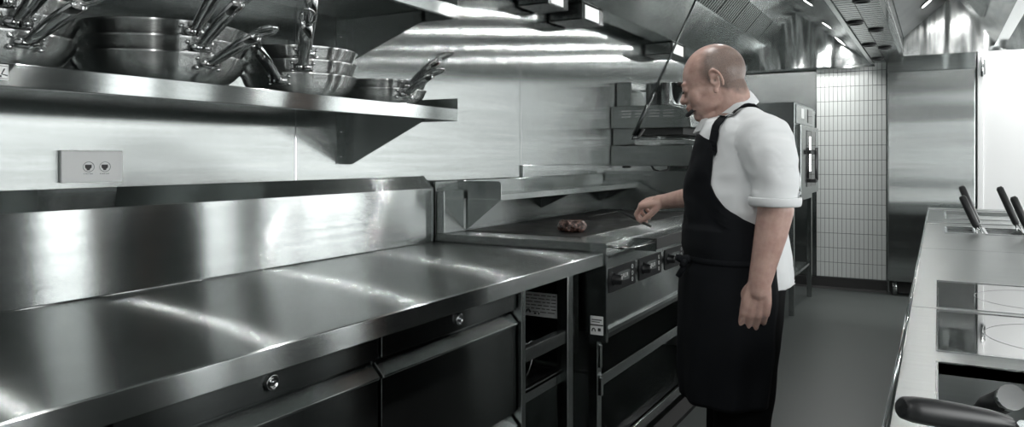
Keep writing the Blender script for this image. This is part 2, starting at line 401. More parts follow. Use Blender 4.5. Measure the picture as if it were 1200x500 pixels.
# ------------------------------------------------------------------ frying pans
def pan_proto(Rr, h, L, rise, idx):
    """root at centre of the base; handle towards +X"""
    o = thing('frying_pan', 'pan', 'pan', (0,0,0))
    rb = Rr*.72
    prof = [(0,0),(rb-.01,0),(rb,.002),(rb+(Rr-rb)*.45,h*.30),(rb+(Rr-rb)*.8,h*.62),(Rr-.002,h*.93),(Rr+.003,h),(Rr+.001,h+.0015),(Rr-.004,h*.94),(rb+(Rr-rb)*.78,h*.63),(rb+(Rr-rb)*.42,h*.32),(rb-.003,.006),(0,.005)]
    build('body', MB().lathe(prof, 72), 'pan', o, weld=True)
    # handle
    zr = h*.66; x0 = Rr*.965
    path = [(x0+.001,0,zr),(x0+.02,0,zr+rise*.10),(x0+.045,0,zr+rise*.045/L*1.15),(x0+L*.45,0,zr+rise*.52),(x0+L*.72,0,zr+rise*.80)]
    w = [.020,.013,.0125,.0145,.0155]
    b = MB().tube(path, [.0105,.0085,.0095,.011,.010], 14, flat=1.0)
    # widen sideways: scale y
    for v in b.v: v.y *= 1.7
    # cranked loop end
    xe, ze = x0+L*.72, zr+rise*.80
    loop = []
    for a in range(0,360,18):
        q = R(a); dx = .034*math.cos(q)+.028; dy = .0185*math.sin(q)
        loop.append((xe+dx, dy, ze+dx*(rise*.20/(L*.28)) +.002))
    b.tube(loop, .0052, 10, closed=True)
    hd = build('handle', b, 'chrome', o)
    # rivet plate and rivets
    pl = MB()
    pts = []
    for s_ in (-1,1):
        for k in range(2):
            a = s_*(.030)/Rr; z = zr+(-.010 if k else .011)
            rr_ = (rb+(Rr-rb)*.72+ (Rr-rb)*.3*(z/h-.5))+.004
            pl.ell((rr_*math.cos(a)+.0, rr_*math.sin(a), z), (.005,.006,.006), 12, 8)
    for s_ in (-1,1):
        pl.tube([(x0+.006,0,zr),(x0+.002,s_*.013,zr),(x0-.002,s_*.024,zr)], [.013,.012,.008], 10)
    build('rivet_plate', pl, 'chrome', o)
    return o
protos = {}
def stack(cx, cy, z0, Rr, h, pitch, hs, L, rise, group, labels):
    for i,(al,dr) in enumerate(hs):
        key = (Rr, dr)
        if key not in protos: protos[key] = o = pan_proto(Rr, h, L, rise+dr, 0)
        else: o = copy_tree(protos[key])
        o.location = (cx, cy, z0+i*pitch); o.rotation_euler = (0,0,R(al))
        o['label'] = labels[i]; o['group'] = group
ZD = 1.4455
stack(-1.66, .80, ZD, .17, .062, .036, [(0,0),(-6,.02),(-16,.05)], .23, .07, 'frying pans in the stack cut by the left edge',
      ['bottom steel frying pan of the leftmost stack, long handle pointing right','middle steel frying pan of the leftmost stack','topmost steel frying pan of the leftmost stack, handle leaving the picture'])
stack(-1.665, 1.205, ZD, .20, .064, .035, [(-4,0),(-11,.04),(-15,.065)], .23, .062, 'frying pans in the widest stack',
      ['bottom pan of the widest frying pan stack on the shelf','middle pan of the widest frying pan stack','topmost pan of the widest frying pan stack'])
stack(-1.675, 1.68, ZD, .168, .064, .038, [(-66,.03),(-42,.06),(-39,.12)], .20, .06, 'frying pans in the stack left of the small pans',
      ['bottom pan of the third stack, handle turned towards the camera','middle pan of the third stack from left, handle pointing up','topmost pan of the third stack from left, handle leaving the picture'])
stack(-1.66, 2.05, ZD, .150, .052, .028, [(-20,.0),(-14,.028)], .20, .062, 'small frying pans at the shelf end',
      ['lower of the two small frying pans at the shelf end','upper of the two small frying pans at the shelf end'])

# ------------------------------------------------------------------ griddle on its stand
G0, G1, GZ = 2.775, 4.71, .935
t = thing('griddle', 'large stainless flat top griddle with three control panels in front of the chef', 'griddle', (-1.5, 3.7, .58))
build('body', MB().box(-1.93, XF, G0, G1, .58, GZ-.035), 'steel', t, bevel=.002)
rim = MB()
px0, px1, py0, py1 = -1.90, -1.31, 2.93, 4.62
rim.box(-1.945, XF+.004, G0-.003, py0, GZ-.035, GZ).box(-1.945, XF+.004, py1, G1, GZ-.035, GZ).box(px1, XF+.004, py0, py1, GZ-.035, GZ).box(-1.945, px0, py0, py1, GZ-.035, GZ)
build('top_frame', rim, 'worktop', t, bevel=.002)
build('cooking_plate', MB().box(px0, px1, py0, py1, GZ-.034, GZ+.0025), 'plate', t, bevel=.002)
build('corner_post', MB().box(XF-.002, XF+.008, G0-.004, G0+.014, .548, GZ).box(XF-.06, XF+.006, G0-.006, G0-.003, .548, GZ), 'steel', t)
fx = XF+.0005
build('front_panel', MB().box(fx, fx+.003, G0+.016, G1, .615, GZ-.06), 'steel', t, bevel=.001)
build('front_flange', MB().box(XF-.01, fx+.012, G0+.014, G1, .582, .600), 'steel', t, bevel=.002)
for k,y in enumerate((2.800, 3.150, 3.505, 4.0)):
    z0, z1 = .735, .832
    if k == 3: continue
    pl = MB(); rr = .012; pts = []
    for (cy_,cz_,a0) in ((y+.30-rr,z1-rr,0),(y+rr,z1-rr,90),(y+rr,z0+rr,180),(y+.30-rr,z0+rr,270)):
        for a in range(0,91,18): pts.append((cy_+rr*math.cos(R(a0+a)), cz_+rr*math.sin(R(a0+a))))
    cp = build('control_panel', MB().prism(pts, fx+.003, fx+.007, 'X'), 'blackplastic', t)
    zc = (z0+z1)/2
    kn = build('knob', MB().lathe([(0,.034),(.016,.034),(.019,.030),(.022,.006),(.026,.004),(.027,0),(0,0)], 28, (fx+.006, y+.055, zc), 'X'), 'blackplastic', cp)
    build('pointer', MB().box(fx+.040, fx+.041, y+.053, y+.057, zc+.002, zc+.016), 'white', kn)
    dp = build('display', MB().box(fx+.007, fx+.0082, y+.10, y+.225, zc-.018, zc+.022), 'lcd', cp)
    b = MB()
    for j in range(4):
        yy = y+.125+j*.022; b.box(fx+.0082, fx+.0088, yy, yy+.003, zc-.006, zc+.010).box(fx+.0082, fx+.0088, yy, yy+.014, zc+.0075, zc+.010).box(fx+.0082, fx+.0088, yy, yy+.011, zc+.001, zc+.003)
        if j%2: b.box(fx+.0082, fx+.0088, yy+.011, yy+.014, zc-.006, zc+.010)
        else: b.box(fx+.0082, fx+.0088, yy, yy+.014, zc-.006, zc-.0035)
    build('digits', b, 'white', dp)
    for j in range(3):
        zz = zc+.028-j*.027
        build('button', MB().tube([(fx+.0075, y+.262+.008*math.cos(R(a)), zz+.008*math.sin(R(a))) for a in range(0,360,30)], .0014, 6, closed=True), 'paper', cp)
    build('indicator', MB().lathe([(0,.002),(.004,.0015),(.004,0)], 12, (fx+.007,y+.03,z1-.018), 'X'), 'lcd', cp)
st = build('rating_sticker', MB().box(XF-.058, XF-.004, G0-.0075, G0-.006, .575, .648), 'paper', t)
b = MB().box(XF-.052, XF-.010, G0-.0082, G0-.0074, .632, .636).box(XF-.052, XF-.018, G0-.0082, G0-.0074, .624, .627).box(XF-.058,XF-.004,G0-.0082,G0-.0074,.611,.616)
b.tube([(XF-.044+.007*math.cos(R(a)), G0-.008, .588+.012*math.sin(R(a))) for a in range(0,181,20)], .0024, 6).box(XF-.026, XF-.014, G0-.0082, G0-.0074, .590, .602)
build('emblem', b, 'ink', st)
# front spill gutter with rail and tray
g = MB()
g.prism([(fx+.003,GZ-.058),(fx+.020,GZ-.045),(fx+.092,GZ-.012),(fx+.092,GZ-.016),(fx+.020,GZ-.050),(fx+.003,GZ-.062)], G0+.03, G0+.315)
build('spill_gutter', g, 'steel', t)
build('rail', MB().tube([(fx+.004,G0+.012,GZ-.012),(fx+.05,G0+.02,GZ-.016),(fx+.085,G0+.06,GZ-.018),(fx+.098,G0+.16,GZ-.018),(fx+.098,G0+.32,GZ-.018)], .0055, 10), 'chrome', t)
tr = build('grease_tray', MB().box(fx+.004, fx+.10, G0+.32, G0+1.00, GZ-.012, GZ-.006).box(fx+.004,fx+.10,G0+.32,G0+.324,GZ-.06,GZ-.006).box(fx+.004,fx+.10,G0+.998,G0+1.002,GZ-.06,GZ-.006), 'steel', t, bevel=.001)
build('tray_front', MB().box(fx+.096, fx+.104, G0+.32, G0+1.0, GZ-.052, GZ-.004), 'dark', tr, bevel=.002)
# back guard, riser shelf
build('backguard', MB().box(-1.96, -1.945, G0+.0, G1, GZ-.3, 1.165).box(-1.945, -1.90, G0, G0+.16, GZ+.001, 1.125), 'steel', t, bevel=.002)
rs = build('riser_shelf', MB().box(-1.944, -1.712, 2.955, 4.69, 1.095, 1.099).box(-1.715, -1.711, 2.955, 4.69, 1.078, 1.106), 'steel', t, bevel=.001)
pts = [(-1.944,1.083),(-1.712,1.083)] + [(-1.732+.02*math.cos(R(a)), 1.145+.02*math.sin(R(a))) for a in range(0,91,15)] + [(-1.944,1.165)]
build('end_plate', MB().prism(pts, 2.951, 2.955), 'steel_x', rs)
for y in (3.80, 4.64): build('shelf_bracket', MB().prism([(-1.944,1.094),(-1.716,1.094),(-1.944,.99)], y, y+.003), 'darksteel', rs)
build('side_guard', MB().prism([(-1.9,GZ+.001),(-1.9,1.082),(-1.715,1.082)], 2.951, 2.954), 'steel_x', t)
build('side_guard', MB().prism([(-1.944,GZ+.001),(-1.944,1.12),(-1.70,1.12),(-1.33,GZ+.001)], 4.69, 4.694), 'steel_x', t)

t = thing('equipment_stand', 'open steel stand with two long shelves under the griddle', 'stand', (-1.5,3.7,0))
for (x,y) in ((XF-.075,G0+.01),(XF-.075,4.62),(-1.93,G0+.01),(-1.93,4.62)):
    build('leg', MB().box(x, x+.04, y, y+.04, 0, .578), 'steel', t, bevel=.002)
    build('foot', MB().cyl((x+.02,y+.02,0),(x+.02,y+.02,.02), .025, 16), 'rubber', t)
build('top_rail', MB().box(XF-.07, XF-.035, G0+.055, 4.618, .535, .576), 'darksteel', t, bevel=.002)
build('shelf', MB().box(-1.93, XF-.03, G0+.052, 4.618, .395, .41).box(XF-.045,XF-.025,G0+.02,4.66,.365,.41), 'steel', t, bevel=.002)
build('shelf', MB().box(-1.93, XF-.02, G0+.052, 4.618, .095, .105).box(XF-.035,XF-.01,G0+.02,4.66,.06,.105), 'steel', t, bevel=.002)
build('hinge_pin', MB().box(XF-.034,XF-.022,G0+.012,G0+.03,.44,.53).box(XF-.034,XF-.018,G0+.012,G0+.03,.33,.40), 'steel', t, bevel=.002)
build('floor_gully', MB().box(XF-.02, XF+.06, G0+.1, 6.2, .0, .02), 'rubber', None, kind='structure').name = 'trim_2'

# steak
def ray(u,v,z):
    a=(u-600)/890; rx,ry=-.489+.872*a,.872+.489*a; d=(EYE-z)*890/(v-185); return rx*d, ry*d
sx, sy = ray(671,271,GZ+.003)
mb = MB()
for k in range(26):
    q = random.random()*2*PI; r_ = .6+.3*random.random()
    mb.ell((sx+.050*r_*math.cos(q)*1.2, sy+.045*r_*math.sin(q), GZ+.028+random.uniform(-.004,.004)), (.024,.022,.024), 12, 8)
mb.ell((sx,sy,GZ+.028),(.066,.055,.027),24,12)
me = blob(mb, .003, 2)
for v in me.vertices:
    v.co += v.normal*noise.noise(v.co*70)*.004
    v.co.z = max(v.co.z, GZ+.0035)
o = from_mesh('steak', me, 'steak', None); tag(o, 'thick seared steak cooking on the griddle plate', 'steak')

# ------------------------------------------------------------------ cooker beyond the griddle
t = thing('range_cooker', 'stainless cooker with tall flat side panel beyond the griddle, behind the chef', 'cooker', (-1.5,5.5,0))
y0,y1 = 4.725, 6.2
build('body', MB().box(-1.94, -1.12, y0+.01, y1, .50, .93), 'steel', t, bevel=.003)
build('side_panel', MB().prism([(-1.95,.52),(-1.95,1.185),(-1.36,1.185),(-1.14,.99),(-1.14,.52)], y0, y0+.008), 'steel_x', t)
build('flue', MB().box(-1.95, -1.66, y0+.01, y1, .931, 1.15).box(-1.955,-1.62,y0-.002,y1,1.150,1.162), 'steel', t, bevel=.002)
build('hob_top', MB().box(-1.64, -1.14, y0+.05, y1-.03, .931, .955), 'blackplastic', t, bevel=.003)
for i in range(4):
    build('control_knob', MB().lathe([(0,.03),(.018,.03),(.022,.004),(.026,0),(0,0)], 20, (-1.12, y0+.2+i*.33, .85), 'X'), 'blackplastic', t)
for (x,y) in ((-1.18,y0+.02),(-1.18,y1-.06),(-1.93,y0+.02),(-1.93,y1-.06)):
    build('leg', MB().box(x,x+.04,y,y+.04,0,.5), 'steel', t, bevel=.002)
build('undershelf', MB().box(-1.9,-1.14,y0+.065,y1-.065,.25,.27), 'steel', t)

# salamander grill
t = thing('salamander_grill', 'wall mounted salamander grill with louvred steel top above the cooker', 'grill', (-1.7,5.2,1.21))
y0,y1 = 4.98,5.60
b = MB().prism([(-1.999,1.475),(-1.999,1.630),(-1.60,1.630)]+[(-1.60+.17*math.sin(R(a)),1.50+.13*math.cos(R(a))) for a in range(15,91,15)]+[(-1.43,1.475)], y0, y1)
hood = build('upper_housing', b, 'steel_x', t, bevel=.003)
b = MB()
for i in range(4):
    for j in range(3): 
        xx = -1.92+i*.10; b.box(xx, xx+.07, y0-.0035, y0-.0005, 1.55+j*.02, 1.558+j*.02)
build('louvre', b, 'chrome', hood)
build('column', MB().box(-1.995,-1.83,y0+.03,y1-.03,1.36,1.475), 'steel_x', t, bevel=.002)
build('burner', MB().box(-1.80,-1.50,y0+.05,y1-.05,1.43,1.474), 'dark', t)
build('grid_rack', MB().box(-1.83,-1.45,y0+.02,y0+.028,1.375,1.392).box(-1.83,-1.45,y1-.028,y1-.02,1.375,1.392).tube([(-1.82,y0+.024,1.40),(-1.50,y0+.024,1.40),(-1.40,y0+.024,1.385)], .006, 8).tube([(-1.43,y0+.024,1.385),(-1.43,y1-.024,1.385)], .006, 8), 'chrome', t)
bb = build('lower_housing', MB().box(-1.999,-1.42,y0,y1,1.215,1.355), 'steel_x', t, bevel=.003)
for y in (y0+.1,y0+.3): build('control_knob', MB().lathe([(0,.028),(.016,.028),(.02,.003),(.024,0),(0,0)], 20, (-1.42,y,1.285), 'X'), 'blackplastic', bb)
for x in (-1.9,-1.5): build('foot', MB().lathe([(0,1.20),(.028,1.20),(.03,1.21),(.02,1.216),(0,1.216)], 16, (x,y0+.04,0)), 'rubber', t)
build('gas_hose', MB().tube([(-1.72,y0+.05,1.215),(-1.70,y0+.04,1.19),(-1.65,y0+.02,1.175),(-1.60,y0+.03,1.19),(-1.60,y0+.05,1.214)], .008, 10), 'blackplastic', t)
t = thing('stock_pot', 'tall round steel pot standing on top of the salamander grill', 'pot', (-1.72,5.22,1.631))
build('body', MB().lathe([(0,0.001),(.135,0.001),(.142,.01),(.142,.155),(.147,.158),(.147,.162),(.138,.162),(.138,.012),(0,.01)], 40, (-1.68,5.22,1.631)), 'chrome', t, weld=True)
for s_ in (-1,1): build('handle', MB().tube([(-1.68+s_*.142,5.18,1.75),(-1.68+s_*.175,5.19,1.75),(-1.68+s_*.175,5.25,1.75),(-1.68+s_*.142,5.26,1.75)], .005, 8), 'chrome', t)
t = thing('flue_box', 'square upright steel box left of the round pot on the grill', 'flue', (-1.92,5.2,1.631))
build('casing', MB().box(-1.995,-1.885,5.08,5.34,1.631,1.80), 'steel_x', t, bevel=.002)
build('cap', MB().box(-1.998,-1.880,5.07,5.35,1.80,1.806), 'chrome', t)

# combi oven on stand
t = thing('combi_oven', 'tall stainless combi oven with glazed door behind the chef', 'oven', (-1.5,6.9,.95))
y0,y1,xf = 6.40,7.45,-1.0
build('body', MB().box(-1.85, xf, y0, y1, .955, 1.72), 'steel_x', t, bevel=.006)
build('control_strip', MB().box(xf,xf+.012,y0+.02,y1-.02,1.55,1.70), 'steel', t, bevel=.002)
build('display', MB().box(xf+.012,xf+.015,y0+.60,y0+.85,1.575,1.69), 'blackglass', t)
build('badge', MB().box(xf+.012,xf+.015,y0+.25,y0+.38,1.6,1.68), 'paper', t)
dr = build('door', MB().box(xf+.002,xf+.045,y0+.03,y1-.03,.965,1.54), 'steel', t, bevel=.006)
build('door_glass', MB().box(xf+.045,xf+.048,y0+.30,y1-.22,1.03,1.50), 'blackglass', dr)
b = MB()
for k in range(5): b.box(xf+.048,xf+.0495,y0+.46,y0+.52,1.16+k*.06,1.21+k*.06)
build('inner_lamp', b, 'lamp', dr)
build('handle', MB().box(xf+.045,xf+.075,y0+.33,y0+.60,1.30,1.34).tube([(xf+.085,y0+.60,1.36),(xf+.085,y0+.60,1.08)], .014, 10).box(xf+.045,xf+.09,y0+.52,y0+.62,1.06,1.09), 'blackplastic', dr, bevel=.003)
build('latch', MB().tube([(xf+.03,y0+.06,.955),(xf+.05,y0+.05,.93)], .012, 8), 'blackplastic', dr)
t = thing('oven_stand', 'open steel stand carrying the combi oven', 'stand', (-1.5,6.9,0))
for (x,y) in ((xf-.05,y0+.02),(xf-.05,y1-.06),(-1.83,y0+.02),(-1.83,y1-.06)):
    build('leg', MB().box(x,x+.04,y,y+.04,0,.95), 'steel', t, bevel=.002)
build('rail', MB().box(xf-.05,xf-.01,y0+.06,y1-.06,.91,.95), 'steel', t); build('rail', MB().box(-1.79,xf-.05,y0+.02,y0+.06,.91,.95), 'steel', t)
build('rack_shelf', MB().box(-1.79,xf-.02,y0+.07,y1-.07,.30,.32), 'steel', t)
for k in range(4): build('runner', MB().box(-1.79,xf-.05,y0+.03,y0+.05,.42+k*.1,.43+k*.1), 'steel', t)

# fridge
t = thing('upright_fridge', 'tall single door stainless fridge at the end of the aisle', 'fridge', (-.06,8.2,0))
build('body', MB().box(-.41,.29,7.87,7.995,.13,2.22), 'steel', t, bevel=.003)
build('top_panel', MB().box(-.41,.29,7.835,7.868,2.065,2.22), 'steel_x', t, bevel=.002)
build('door', MB().box(-.405,.285,7.82,7.868,.135,2.055), 'door', t, bevel=.008, segs=3)
build('kick_plate', MB().box(-.40,.28,7.92,7.99,.02,.128), 'dark', t)
for x in (-.35,.22): build('foot', MB().cyl((x,7.895,0),(x,7.895,.13),.022,16), 'chrome', t)
# ------------------------------------------------------------------ extraction hoods
def slab(b, p, q, th, y0, y1):
    """sheet between profile points p and q (x,z), thickness away (upwards)"""
    p=Vector(p); q=Vector(q); d=(q-p).normalized(); n=Vector((-d.y,d.x))
    if n.y<0: n=-n
    return b.prism([tuple(p),tuple(q),tuple(q+n*th),tuple(p+n*th)], y0, y1)
def lamp(parent, x, z, n, y, rad=.042):
    """round recessed lamp on a sloping panel; n = panel normal pointing down"""
    n = Vector((n[0],0,n[1])).normalized(); t = Vector((n.z,0,-n.x)); c = Vector((x,y,z))
    ring = [c+n*.003+(t*math.cos(R(a))+Vector((0,1,0))*math.sin(R(a)))*(rad+.006) for a in range(0,360,15)]
    l = build('hood_lamp', MB().tube(ring, .005, 8, closed=True), 'chrome', parent)
    vs = [c+n*.004+(t*math.cos(R(a))+Vector((0,1,0))*math.sin(R(a)))*rad for a in range(0,360,15)]
    build('lamp_lens', MB().add(vs+[v+n*.003 for v in vs], [list(range(24))[::-1], list(range(24,48))]+[(i,(i+1)%24,24+(i+1)%24,24+i) for i in range(24)]), 'lamp', l)
    L = bpy.data.lights.new('lamp_light','AREA'); L.shape='DISK'; L.size=.044; L.energy=LAMP_W; L.color=(1,1,.98)
    lo = bpy.data.objects.new('lamp_light', L); COL.objects.link(lo); lo.location = c+n*.012
    lo.rotation_euler = n.to_track_quat('-Z','Y').to_euler()
LAMP_W = 5.5
HY0, HY1 = -1.3, 7.93
P0,P1,P2,P3,P4 = (-1.75,2.16),(-1.527,2.386),(-1.355,2.586),(-1.227,2.71),(-.55,2.155)
t = thing('extraction_hood', 'long steel extraction hood over the left cooking line', 'hood', (-1.2,3.3,2.15))
b = MB(); slab(b,P0,P1,.004,HY0,HY1); build('rear_panel', b, 'hood', t)
b = MB(); slab(b,P2,P3,.004,HY0,HY1); build('upper_panel', b, 'hood', t)
b = MB(); slab(b,P3,P4,.004,HY0,HY1); fp = build('front_panel', b, 'hood', t)
build('front_lip', MB().prism([P4,(-.55,2.14),(-.52,2.14),(-.52,2.30),(-.525,2.30),(-.525,2.155)], HY0, HY1), 'steel', t, bevel=.002)
build('hood_end', MB().prism([(-1.765,2.13),P0,P1,P2,P3,P4,(-.55,2.135)], HY1-.03, HY1-.02), 'hoodend', t)
build('end_trim', MB().box(-1.765,-.52,HY1-.045,HY1-.03,2.13,2.15), 'steel_x', t)
# baffle filters
d = (Vector(P2)-Vector(P1)); ln = d.length; dn = d/ln; nn = Vector((dn.y,-dn.x))
k = 0; y = HY0+.05
while y < HY1-.2:
    w = .50; q = MB()
    lo_ = Vector(P1)
    def quad(a0,a1,y0,y1,o0,o1):
        A=lo_+dn*a0; B=lo_+dn*a1
        return [(A+nn*o0),(B+nn*o0),(B+nn*o1),(A+nn*o1)]
    q.prism([tuple(p) for p in quad(0,ln,0,0,-.004,.0)], y, y+w)
    f = build('baffle_filter', q.prism([tuple(p) for p in quad(0,.02,0,0,0,.006)], y, y+w).prism([tuple(p) for p in quad(ln-.02,ln,0,0,0,.006)], y, y+w), 'hood', t)
    q = MB()
    for i in range(9):
        yy = y+.012+i*.054; q.prism([tuple(p) for p in quad(.02,ln-.02,0,0,0,.016)], yy, yy+.034)
    build('baffle', q, 'steel_x', f)
    y += w+.012; k += 1
# wall side gutter and its fixtures
build('gutter', MB().prism([(-1.75,2.165),(-1.75,2.205),(-1.756,2.205),(-1.756,2.168),(-1.90,2.168),(-1.90,2.205),(XW+.004,2.205),(XW+.004,2.20),(-1.905,2.20),(-1.905,2.160),(-1.755,2.160)], HY0, HY1), 'hood', t, bevel=.001)
build('gutter_channel', MB().prism([(-1.748,2.206),(-1.735,2.24),(-1.9,2.24),(-1.9,2.206)], HY0, HY1), 'dark', t)
for (x0,x1,y0,y1,z0) in ((-1.99,-1.77,5.65,6.0,2.065),(-1.985,-1.77,3.98,4.28,2.065),(-1.985,-1.80,3.60,3.85,2.09)):
    gb = build('grease_cup', MB().box(x0,x1,y0,y1,z0,2.160), 'darksteel', t, bevel=.003)
    build('lit_end_face', MB().box(x0+.01,x1-.01,y0-.003,y0,z0+.008,2.150), 'steel', gb)  # lighter steel puts the lit near end into the colour
    build('lamp_reflection_face', MB().box(x1,x1+.003,y0+.03,y1-.07,z0+.008,2.150), 'paper', gb)  # white sheet stands in for a lamp's reflection on the box
nf = Vector((P4[0]-P3[0], P4[1]-P3[1])).normalized(); nrm = (-nf.y*-1, nf.x) ; nrm = (nf.y, -nf.x)   # pointing down/back
if nrm[1] > 0: nrm = (-nrm[0], -nrm[1])
zl = P3[1]+(P4[1]-P3[1])*((-.78-P3[0])/(P4[0]-P3[0]))
for i in range(-2, 6): lamp(t, -.78, zl, nrm, 2.40+i*1.045)
lamp(t, -.78, zl, nrm, 7.45)

# supply air plenum with round nozzles
t = thing('supply_air_plenum', 'perforated grey supply air plenum with round black nozzles above the aisle', 'plenum', (-.4,3.3,2.15))
build('panel', MB().box(-.518,-.285,HY0,7.81,2.150,ZC-.001), 'hood', t, bevel=.002)
b = MB()
yy = HY0+.1
while yy < 7.75: b.box(-.515,-.288,yy,yy+.003,2.149,2.151); yy += .07
build('panel_seam', b.box(-.418,-.415,HY0,7.80,2.1485,2.151), 'dark', t)
for (x0,y_) in ((-.372,4.64),(-.372,5.76),(-.372,6.73),(-.470,5.39),(-.470,6.5),(-.47,7.45),(-.372,3.6),(-.47,4.3),(-.372,2.5),(-.47,3.2),(-.47,2.1)):
    build('air_nozzle', MB().lathe([(0,-.008),(.030,-.008),(.034,-.014),(.048,-.012),(.050,0),(0,0)], 32, (x0,y_,2.150)), 'blackplastic', t)

# right hood over the island
RY0, RY1 = .6, 7.32
t = thing('island_hood', 'bright steel extraction hood over the right cooking island', 'hood', (.4,4,2.15))
Q0,Q1,Q2,Q3 = (-.26,2.145),(-.255,2.30),(.12,2.63),(.38,2.24)
build('front_lip', MB().prism([(-.285,2.14),(-.26,2.14),(-.26,2.30),(-.285,2.30)], RY0, RY1).tube([(-.262,RY0,2.15),(-.262,RY1-.02,2.15)],.010,8).tube([(-.262,RY0,2.20),(-.262,RY1-.02,2.20)],.007,8), 'chrome', t)
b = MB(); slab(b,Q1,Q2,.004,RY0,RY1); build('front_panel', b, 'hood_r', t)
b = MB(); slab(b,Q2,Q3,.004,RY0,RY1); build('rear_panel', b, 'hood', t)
Q4,Q5,Q6 = (.50,2.24),(.76,2.63),(1.15,2.20)
b = MB(); slab(b,Q4,Q5,.004,RY0,RY1); build('rear_panel', b, 'hood', t)
b = MB(); slab(b,Q5,Q6,.004,RY0,RY1); build('front_panel', b, 'hood', t)
build('centre_gutter', MB().prism([(.37,2.245),(.40,2.185),(.475,2.185),(.505,2.245),(.50,2.25),(.47,2.195),(.405,2.195),(.38,2.25)], RY0, RY1-.02), 'steel', t)
build('hood_end', MB().prism([(-.26,2.14),Q1,Q2,Q3,(.38,2.14)], RY1-.03, RY1-.02).prism([(.38,2.14),(.38,2.24),(.50,2.24),(.50,2.14)], RY1-.028, RY1-.02).prism([(.5,2.14),Q4,Q5,Q6,(1.15,2.14)], RY1-.03, RY1-.02), 'hoodend_r', t)
d = (Vector(Q3)-Vector(Q2)); ln = d.length; dn = d/ln; nn = Vector((dn.y,-dn.x)) 
if nn.y > 0: nn = -nn
for side in (0,1):
    lo_ = Vector(Q2)
    y = RY0+.1
    if side: lo_ = Vector(Q5); dn = (Vector(Q4)-Vector(Q5)).normalized(); nn = Vector((-dn.y*-1, -dn.x)); nn = Vector((-dn.y,dn.x)); nn = nn if nn.y<0 else -nn
    while y < RY1-.5:
        q = MB()
        def qd(a0,a1,o0,o1):
            A=lo_+dn*a0; B=lo_+dn*a1; return [tuple(p) for p in (A+nn*o0,B+nn*o0,B+nn*o1,A+nn*o1)]
        f = build('baffle_filter', MB().prism(qd(.05,.34,0.001,.008), y, y+.5), 'hood', t)
        for i in range(9): q.prism(qd(.06,.33,.008,.022), y+.01+i*.054, y+.044+i*.054)
        build('baffle', q, 'steel_x', f)
        y += .515
nf = (Vector(Q2)-Vector(Q1)).normalized(); nr = (nf.y,-nf.x); nr = nr if nr[1]<0 else (-nr[0],-nr[1])
LAMP_W = 2.5
for y in (1.6,2.6,3.65,4.7,5.75,6.6): lamp(t, -.08, 2.30+(.175/.375)*.33-.002, nr, y)

# steel rod hanging from left hood
t = thing('hanging_rod', 'slender steel rod hanging at a slant from the hood in front of the grill', 'rod', (-1.04,4.35,2.55))
a = Vector((-1.50,4.09,1.405)); e = Vector((-1.045,4.345,2.545)); dd = (e-a).normalized()
build('shaft', MB().cyl(a, e-dd*.03, .007, 12), 'darksteel', t)
build('grip', MB().cyl(a-dd*.01, a+dd*.26, .012, 12), 'darksteel', t)
build('hook', MB().tube([a, a-dd*.03, a-dd*.03+Vector((.03,.015,.005)), a+Vector((.05,.02,.03))], .008, 8), 'blackplastic', t)
build('ceiling_mount', MB().cyl(e-dd*.06, e-dd*.024, .02, 16), 'chrome', t)

# ------------------------------------------------------------------ island
XI0, XI1, IY0, IY1 = -.062, 1.30, -.3, 6.48
t = thing('cooking_island', 'long bright stainless cooking island on the right with inset hobs', 'counter', (.6,3,0))
holes = [(0.0,.56,1.02,1.574,'well'),(0.0,.56,1.67,2.116,'hob'),(0.0,.56,2.16,2.62,'hob'),(.04,.155,4.30,4.66,'slot'),(.21,.36,4.30,4.66,'slot'),(.045,1.0,5.3,6.02,'trough')]
b = MB()
ys = [IY0,1.02,1.574,1.67,2.116,2.16,2.62,4.30,4.66,5.3,6.02,IY1]
zt, zb = ZT, ZT-.004
for i in range(len(ys)-1):
    y0,y1 = ys[i],ys[i+1]; hs = [h for h in holes if h[2]<=y0+1e-6 and h[3]>=y1-1e-6]
    xs = XI0
    for h in hs: b.box(xs,h[0],y0,y1,zb,zt); xs = h[1]
    b.box(xs,XI1,y0,y1,zb,zt)
b.box(XI0,XI0+.003,IY0,IY1,ZT-.05,ZT).box(XI1-.003,XI1,IY0,IY1,ZT-.05,ZT).box(XI0,XI1,IY1-.003,IY1,ZT-.05,ZT).box(XI0,XI1,IY0,IY0+.003,ZT-.05,ZT)
wt = build('worktop', b, 'island', t)
build('edge_roll', MB().tube([(XI0,IY0,ZT-.004),(XI0,IY1,ZT-.004)], .006, 10), 'chrome', wt)
for y,w_,h_ in ((2.138,.003,.0006),(3.55,.003,.0006),(4.85,.003,.0006),(4.95,.02,.006),(5.12,.003,.0006),(6.2,.02,.006)):
    build('joint_strip', MB().box(XI0+.002,XI1-.002,y,y+w_,ZT,ZT+h_), 'chrome', wt)
for h in holes[:3]:
    x0,x1,y0,y1,_ = h; rims = MB()
    rims.box(x0-.004,x0,y0-.004,y1+.004,ZT-.02,ZT+.0025).box(x1,x1+.004,y0-.004,y1+.004,ZT-.02,ZT+.0025).box(x0,x1,y0-.004,y0,ZT-.02,ZT+.0025).box(x0,x1,y1,y1+.004,ZT-.02,ZT+.0025)
    build('cutout_rim', rims, 'chrome', wt)
for h in holes[3:]:
    x0,x1,y0,y1,_ = h; rims = MB()
    rims.box(x0-.012,x0,y0-.012,y1+.012,ZT-.001,ZT+.006).box(x1,x1+.012,y0-.012,y1+.012,ZT-.001,ZT+.006).box(x0,x1,y0-.012,y0,ZT-.001,ZT+.006).box(x0,x1,y1,y1+.012,ZT-.001,ZT+.006)
    build('cutout_rim', rims, 'chrome', wt)
w = MB()
